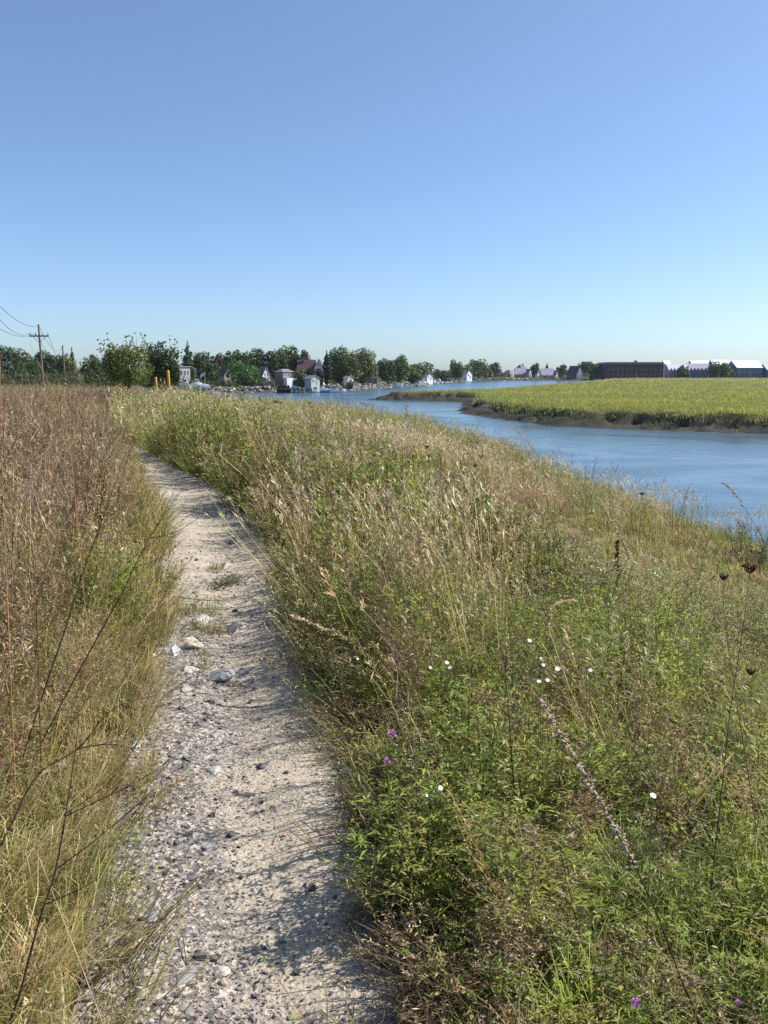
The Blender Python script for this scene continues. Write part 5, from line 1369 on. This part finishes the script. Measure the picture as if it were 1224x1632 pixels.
# dried flower spikes
def spike(label, pts, wpx, mat='seed_pale', stem='dark_stem', dens=1.0):
    root, base, P = twig(label, pts, .0042, stem, name='flower_spike', cat='flower spike', group='dried flower spikes')
    mb = MB(); rr = random.Random(int(pts[0][0])); d = pts[-1][2]; w = wpx / F * d / 2
    k0 = int(len(P) * .45)
    for k in range(int(190 * dens)):
        t = rr.uniform(k0, len(P) - 1.01); i = int(t); p = P[i].lerp(P[i + 1], t - i) - base; f = 1 - .75 * (t - k0) / (len(P) - k0)
        a = rr.uniform(0, 6.3); o = Vector((math.cos(a), math.sin(a), rr.uniform(-.5, .9))) * (w * f * rr.uniform(.15, 1.15) * (.6 + .5 * math.sin(t * 2.3))); l = rr.uniform(.004, .010) * (1 if d < 4 else 2)
        c = p + o; dd = o.normalized(); sd = dd.orthogonal().normalized() * l * .45; e = dd.cross(sd).normalized() * l * .4
        mb.add([c - dd * l * .5, c + sd, c + dd * l, c - sd, c + e, c - e], [(0, 1, 4), (1, 2, 4), (2, 3, 4), (3, 0, 4), (1, 0, 5), (2, 1, 5), (3, 2, 5), (0, 3, 5)])
    mb.build('seed_head', M[mat], root)
spike('long pinkish brown dried spike leaning left across the lower right weeds', [(1085, 1560, 1.75), (1040, 1440, 1.8), (985, 1330, 1.85), (935, 1240, 1.95), (890, 1165, 2.0), (862, 1115, 2.05)], 24, dens=1.6)
spike('grey brown dried spike poking out over the path shadow', [(600, 1060, 3.9), (556, 1020, 3.95), (510, 1000, 4.0), (465, 982, 4.05)], 14, 'straw_stem', 'straw_stem')
spike('pale arched grass plume in the middle of the right weeds', [(905, 1090, 2.9), (880, 1020, 2.95), (875, 985, 3.0), (888, 962, 3.05), (915, 957, 3.1)], 12, 'straw_stem', 'straw_stem')
spike('pale oat like stalk slanting left over the mown shelf', [(1012, 915, 5.5), (1000, 878, 5.6), (982, 845, 5.7), (966, 816, 5.8)], 7, 'straw_stem', 'straw_stem', .6)
spike('arched straw plume against the river beside the bent pale ones', [(860, 742, 11), (848, 712, 11.2), (828, 690, 11.4), (808, 676, 11.6)], 7, 'straw_stem', 'straw_stem', .6)
spike('brown plume at the right river edge leaning left', [(1195, 822, 8), (1180, 800, 8.1), (1165, 780, 8.2), (1152, 770, 8.3)], 6, 'straw_stem', 'red_stem', .6)
spike('rust red dock stalk standing in the mown shelf', [(984, 920, 6.5), (984, 890, 6.5), (984, 862, 6.5)], 12, 'red_stem', 'red_stem', 1)
spike('grey green wormwood spire against the river, left one of the tall pair', [(655, 745, 13), (650, 700, 13), (648, 645, 13)], 20, 'seed_pale', 'straw_stem', 2)
spike('tan feathery spire against the river beside the wormwood spire', [(600, 740, 14), (598, 690, 14), (594, 642, 14)], 20, 'straw_stem', 'straw_stem', 2)

# flowers
def flower(label, u, v, d, wpx, petal='petal_white', name='daisy', cat='flower', group=None, globe=False, hang=.12):
    c = at(u, v, d); base = Vector((c.x + .02, c.y + .03, max(zg(c.x, c.y), c.z - .55)))
    root = empty(name, base); tag(root, label, cat, group); c = c - base
    MB().tube([(0, 0, 0), (c.x * .5, c.y * .2, c.z * .6), (c.x, c.y, c.z)], [.002, .0016, .0012], 5).build('stem', M['leaf_plain'], root)
    w = wpx / F * d / 2; mb = MB(); rr = random.Random(int(u + v))
    if globe:
        for k in range(70):
            dv_ = Vector((rr.gauss(0, 1), rr.gauss(0, 1), rr.gauss(.3, .8))).normalized(); s_ = dv_.orthogonal().normalized() * w * .12
            a = dv_ * w * .2; e = dv_ * w * rr.uniform(.85, 1.1)
            mb.add([c + a - s_ * .5, c + a + s_ * .5, c + e + s_, c + e - s_], [(0, 1, 2, 3)])
        mb.build('flower_head', M[petal], root)
    else:
        nrm = Vector((rr.uniform(-.3, .5), -.45, .85)).normalized(); t = nrm.orthogonal().normalized(); b_ = nrm.cross(t)
        for k in range(15):
            a = 2 * math.pi * k / 15 + rr.uniform(-.1, .1); dr = t * math.cos(a) + b_ * math.sin(a); sd = (t * -math.sin(a) + b_ * math.cos(a)) * w * .17; l = w * rr.uniform(.85, 1.1)
            mb.add([c + dr * w * .15 - sd * .4, c + dr * w * .15 + sd * .4, c + dr * l * .8 + sd + nrm * w * .12, c + dr * l + nrm * w * .06, c + dr * l * .8 - sd + nrm * w * .12], [(0, 1, 2, 3, 4)])
        mb.build('petals', M[petal], root)
        q = MB(); q.tube([c, c + nrm * w * .1, c + nrm * w * .2], [w * .3, w * .28, w * .12], 8); q.build('disc', M['petal_yellow'], root)
FGp = 'white flowers in the right weeds'
for lb, u, v, d, w in [('white flower standing alone above the white cluster', 844, 1021, 2.7, 8), ('white flower at the upper left of the cluster of five', 866, 1060, 2.6, 7), ('largest white flower, right one in the cluster of five', 888, 1066, 2.6, 9),
    ('white flower at the lower left of the cluster of five', 859, 1086, 2.55, 8), ('white flower at the bottom right of the cluster of five', 873, 1084, 2.55, 8), ('small white flower highest in the cluster of five', 862, 1049, 2.6, 5), ('white flower right of the cluster, on a dark stalk', 941, 1068, 2.55, 8),
    ('white flower left of centre, upper one of a pair over brown stalks', 712, 1056, 3.1, 8), ('white flower left of centre, lower one of a pair over brown stalks', 717, 1064, 3.1, 7), ('white flower tuft in the lower right weeds near the long spike', 1041, 1268, 1.9, 12),
    ('white flower among the shaded leaves beside the path, lower right', 702, 1256, 2.2, 10), ('tiny white flower just left of the shaded one', 681, 1268, 2.2, 6), ('small white flower above the pink clovers on the left', 686, 1064, 3.1, 6),
    ('small white flower near the path edge under the bent grass', 570, 1050, 3.6, 5), ('white flower in the upper middle of the right weeds, leftmost', 612, 975, 4.2, 6), ('white flower in the upper middle, second from the left', 630, 978, 4.2, 6), ('white flower in the upper middle, rightmost of three', 652, 984, 4.1, 6)]:
    flower(lb, u, v, d, w, group=FGp, name='aster_flower')
CL = 'pink clover flowers'
flower('bright pink clover head beside the path in the sunlit leaves', 617, 1213, 2.35, 13, 'petal_pink', 'clover_flower', 'flower', CL, True)
flower('faded pale pink clover head above the bright pink one', 625, 1170, 2.5, 16, 'petal_pink', 'clover_flower', 'flower', CL, True)
flower('pink clover head at the bottom edge in dark shade', 1014, 1598, 1.45, 18, 'petal_pink', 'clover_flower', 'flower', CL, True)
flower('dull purple clover head at the lower right edge of the shade', 1176, 1598, 1.45, 12, 'petal_pink', 'clover_flower', 'flower', CL, True)

# small leafy plants on the path and bushy clumps beside it
def clump(label, x, y, z, tpl, n, rad_, h, cols, name='leafy_bush', cat='bush', group=None, wide=1.0, mat='leaf'):
    b = Batch(); r_ = rng
    if n < 6: tpl = tpl[:3]
    a = r_.uniform(0, 6.3, n); q = rad_ * np.sqrt(r_.random(n))
    pos = np.stack([np.cos(a) * q, np.sin(a) * q, np.zeros(n)], 1)
    if rad_ > .2: pos[:, 2] = z_land(x + pos[:, 0], y + pos[:, 1]) - z
    hs = h * (1.1 - .5 * (q / rad_) ** 2) * r_.uniform(.8, 1.15, n)
    sh = pos[:, :2] / rad_ * .35 + r_.normal(0, .12, (n, 2))
    b.add(tpl, pos, np.full(n, wide) * r_.uniform(.8, 1.2, n), hs, sh, np.stack([pal(n, *cols), pal(n, *STEMS), pal(n, *WHITE)], 1))
    o = np_mesh(name, np.concatenate(b.V), np.concatenate(b.Q), M[mat], np.concatenate(b.C), loc=(x, y, z))
    return tag(o, label, cat, group)
def on_path(u, v): x, y = plane_at(u, v, -.03); return x, y, -.035
LW = 'small plants growing on the path'
DGR = [(2, (.06, .10, .03)), (1, (.09, .13, .04))]
clump('dark leafy rosette alone in the upper middle of the path', *on_path(360, 930), LIB['brd', 0], 5, .10, .35, DGR, 'path_weed', 'weed', LW, 1.3)
clump('brownish tuft behind the tan stone in the upper path', *on_path(345, 908), LIB['srt', 0], 4, .025, .4, OLIVE, 'path_weed', 'weed', LW)
clump('green tuft behind the white angular stone', *on_path(318, 977), LIB['grs', 0], 5, .12, .32, OLIVE + GREEN[:2], 'path_weed', 'weed', LW)
clump('green tuft between the white angular and cream stones', *on_path(322, 1010), LIB['grs', 0], 5, .10, .26, GREEN[:2] + OLIVE, 'path_weed', 'weed', LW)
clump('thin green sprig below the cream stone', *on_path(328, 1070), LIB['mug', 0], 2, .05, .18, OLIVE, 'path_weed', 'weed', LW, .6)
clump('green sprig at the right path edge under the bent grey spike', *on_path(488, 1110), LIB['mug', 0], 3, .08, .2, GREEN, 'path_weed', 'weed', LW, .7)
def bush(label, u, v, h, rad_, n, cols, tpl='mug', lod=1, wide=1.2, name='leafy_bush', cat='bush'):
    p = ground_at(u, v); return clump(label, p.x, p.y, p.z - .02, LIB[tpl, lod], n, rad_, h, cols, name, cat, 'bushes beside the path', wide)
BRI = [(3, (.32, .37, .075)), (2, (.24, .30, .065)), (1.5, (.44, .44, .11))]
bush('bright yellow green bush right of the path at its far bend', 296, 722, 1.1, .6, 70, BRI + OLIVE)
bush('bright green bush with white flowers against the river, middle of the bank', 690, 790, 1.3, .75, 110, BRI, lod=1)
bush('bushy green clump at the right path edge below the far bend', 425, 806, 1.05, .5, 60, GREEN)
bush('feathery bright green clump low beside the path at the bottom centre', 735, 1420, .5, .26, 46, BRI, lod=0, wide=1)
bush('yellow green ragweed mound in the right foreground beside the shaded gap', 790, 1330, .72, .3, 44, BRI, lod=0, wide=1)
bush('fresh green leafy clump at the left path edge near the wrapper', 205, 1020, .9, .26, 36, BRI + GREEN, lod=0, wide=1)
p = at(1212, 872, 11.8); gz = zg(p.x, p.y)
clump('dark bluish green shrub at the right photo edge against the river', p.x, p.y, gz - .02, LIB['brd', 1] + LIB['ast', 1], 60, .42, .95, [(2, (.05, .075, .035)), (1, (.07, .09, .05))], 'dark_shrub', 'bush', None, 1.2)
p = at(150, 640, 34); gz = float(z_land(np.array([p.x]), np.array([34.]))[0])
clump('low purple brown shrub where the path disappears over the rise', p.x, 34, gz, LIB['dry', 2], 90, .9, 1.0, [(1, (.13, .065, .075)), (1, (.17, .09, .09))], 'purple_shrub', 'bush', None, 1.6, 'stalk')

# ------------------------------------------------------------------ light, sky, camera
SUN_AZ = math.atan2(.97, .26)     # clockwise from +Y: to the right, slightly ahead
SUN_EL = R(43)
sd = Vector((math.sin(SUN_AZ) * math.cos(SUN_EL), math.cos(SUN_AZ) * math.cos(SUN_EL), math.sin(SUN_EL)))
L = bpy.data.lights.new('sun', 'SUN'); L.energy = 5.0; L.angle = R(.53); L.color = (1, .95, .87)
lo = bpy.data.objects.new('sun', L); COL.objects.link(lo); lo.rotation_euler = sd.to_track_quat('Z', 'Y').to_euler()
W = bpy.data.worlds.new('World'); S.world = W; W.use_nodes = True
nt = W.node_tree; bg = nt.nodes['Background']
sk = nt.nodes.new('ShaderNodeTexSky'); sk.sky_type = 'NISHITA'; sk.sun_disc = False
sk.sun_elevation = SUN_EL; sk.sun_rotation = SUN_AZ; sk.air_density = .8; sk.dust_density = .6; sk.ozone_density = 1.0
# camera white balance on the daylight: a little bluer
tint = nt.nodes.new('ShaderNodeMix'); tint.data_type = 'RGBA'; tint.blend_type = 'MULTIPLY'; tint.inputs[0].default_value = 1
tint.inputs[7].default_value = (1.03, 1.105, 1.165, 1)
# air close to the horizon a little deeper blue than the sky model's
tc = nt.nodes.new('ShaderNodeTexCoord'); sp_ = nt.nodes.new('ShaderNodeSeparateXYZ'); nt.links.new(tc.outputs['Generated'], sp_.inputs[0])
hr = nt.nodes.new('ShaderNodeValToRGB'); hr.color_ramp.elements[0].color = (.72, .80, .95, 1); hr.color_ramp.elements[1].position = .42; hr.color_ramp.elements[1].color = (1, 1, 1, 1)
nt.links.new(sp_.outputs[2], hr.inputs[0])
hm = nt.nodes.new('ShaderNodeMix'); hm.data_type = 'RGBA'; hm.blend_type = 'MULTIPLY'; hm.inputs[0].default_value = 1
nt.links.new(sk.outputs[0], hm.inputs[6]); nt.links.new(hr.outputs[0], hm.inputs[7])
nt.links.new(hm.outputs[2], tint.inputs[6]); nt.links.new(tint.outputs[2], bg.inputs[0]); bg.inputs[1].default_value = .098

cam = bpy.data.cameras.new('camera'); co = bpy.data.objects.new('camera', cam); COL.objects.link(co)
co.location = (0, 0, EYE); co.rotation_euler = (math.pi / 2 - PITCH, 0, 0)
cam.sensor_fit = 'VERTICAL'; cam.sensor_height = 36; cam.sensor_width = 27; cam.lens = F / 1632 * 36
cam.clip_start = .02; cam.clip_end = 8000
S.camera = co
S.view_settings.view_transform = 'Standard'; S.view_settings.look = 'None'; S.view_settings.gamma = 1; S.view_settings.exposure = 0.62
hz, nt2, b2, out2 = new_mat('haze_air')
nt2.nodes.remove(b2)
pv = nt2.nodes.new('ShaderNodeVolumePrincipled'); pv.inputs['Color'].default_value = (.80, .90, 1, 1); pv.inputs['Density'].default_value = .00006
nt2.links.new(pv.outputs[0], out2.inputs['Volume'])
tag(MB().box(-900, 900, -60, 1500, -6.2, 19).build('haze', hz), kind='stuff')
cy = S.cycles; cy.volume_bounces = 0; cy.volume_step_rate = 20; cy.volume_max_steps = 32; cy.max_bounces = 6; cy.diffuse_bounces = 3; cy.glossy_bounces = 3; cy.transmission_bounces = 3; cy.transparent_max_bounces = 4
cy.use_denoising = False
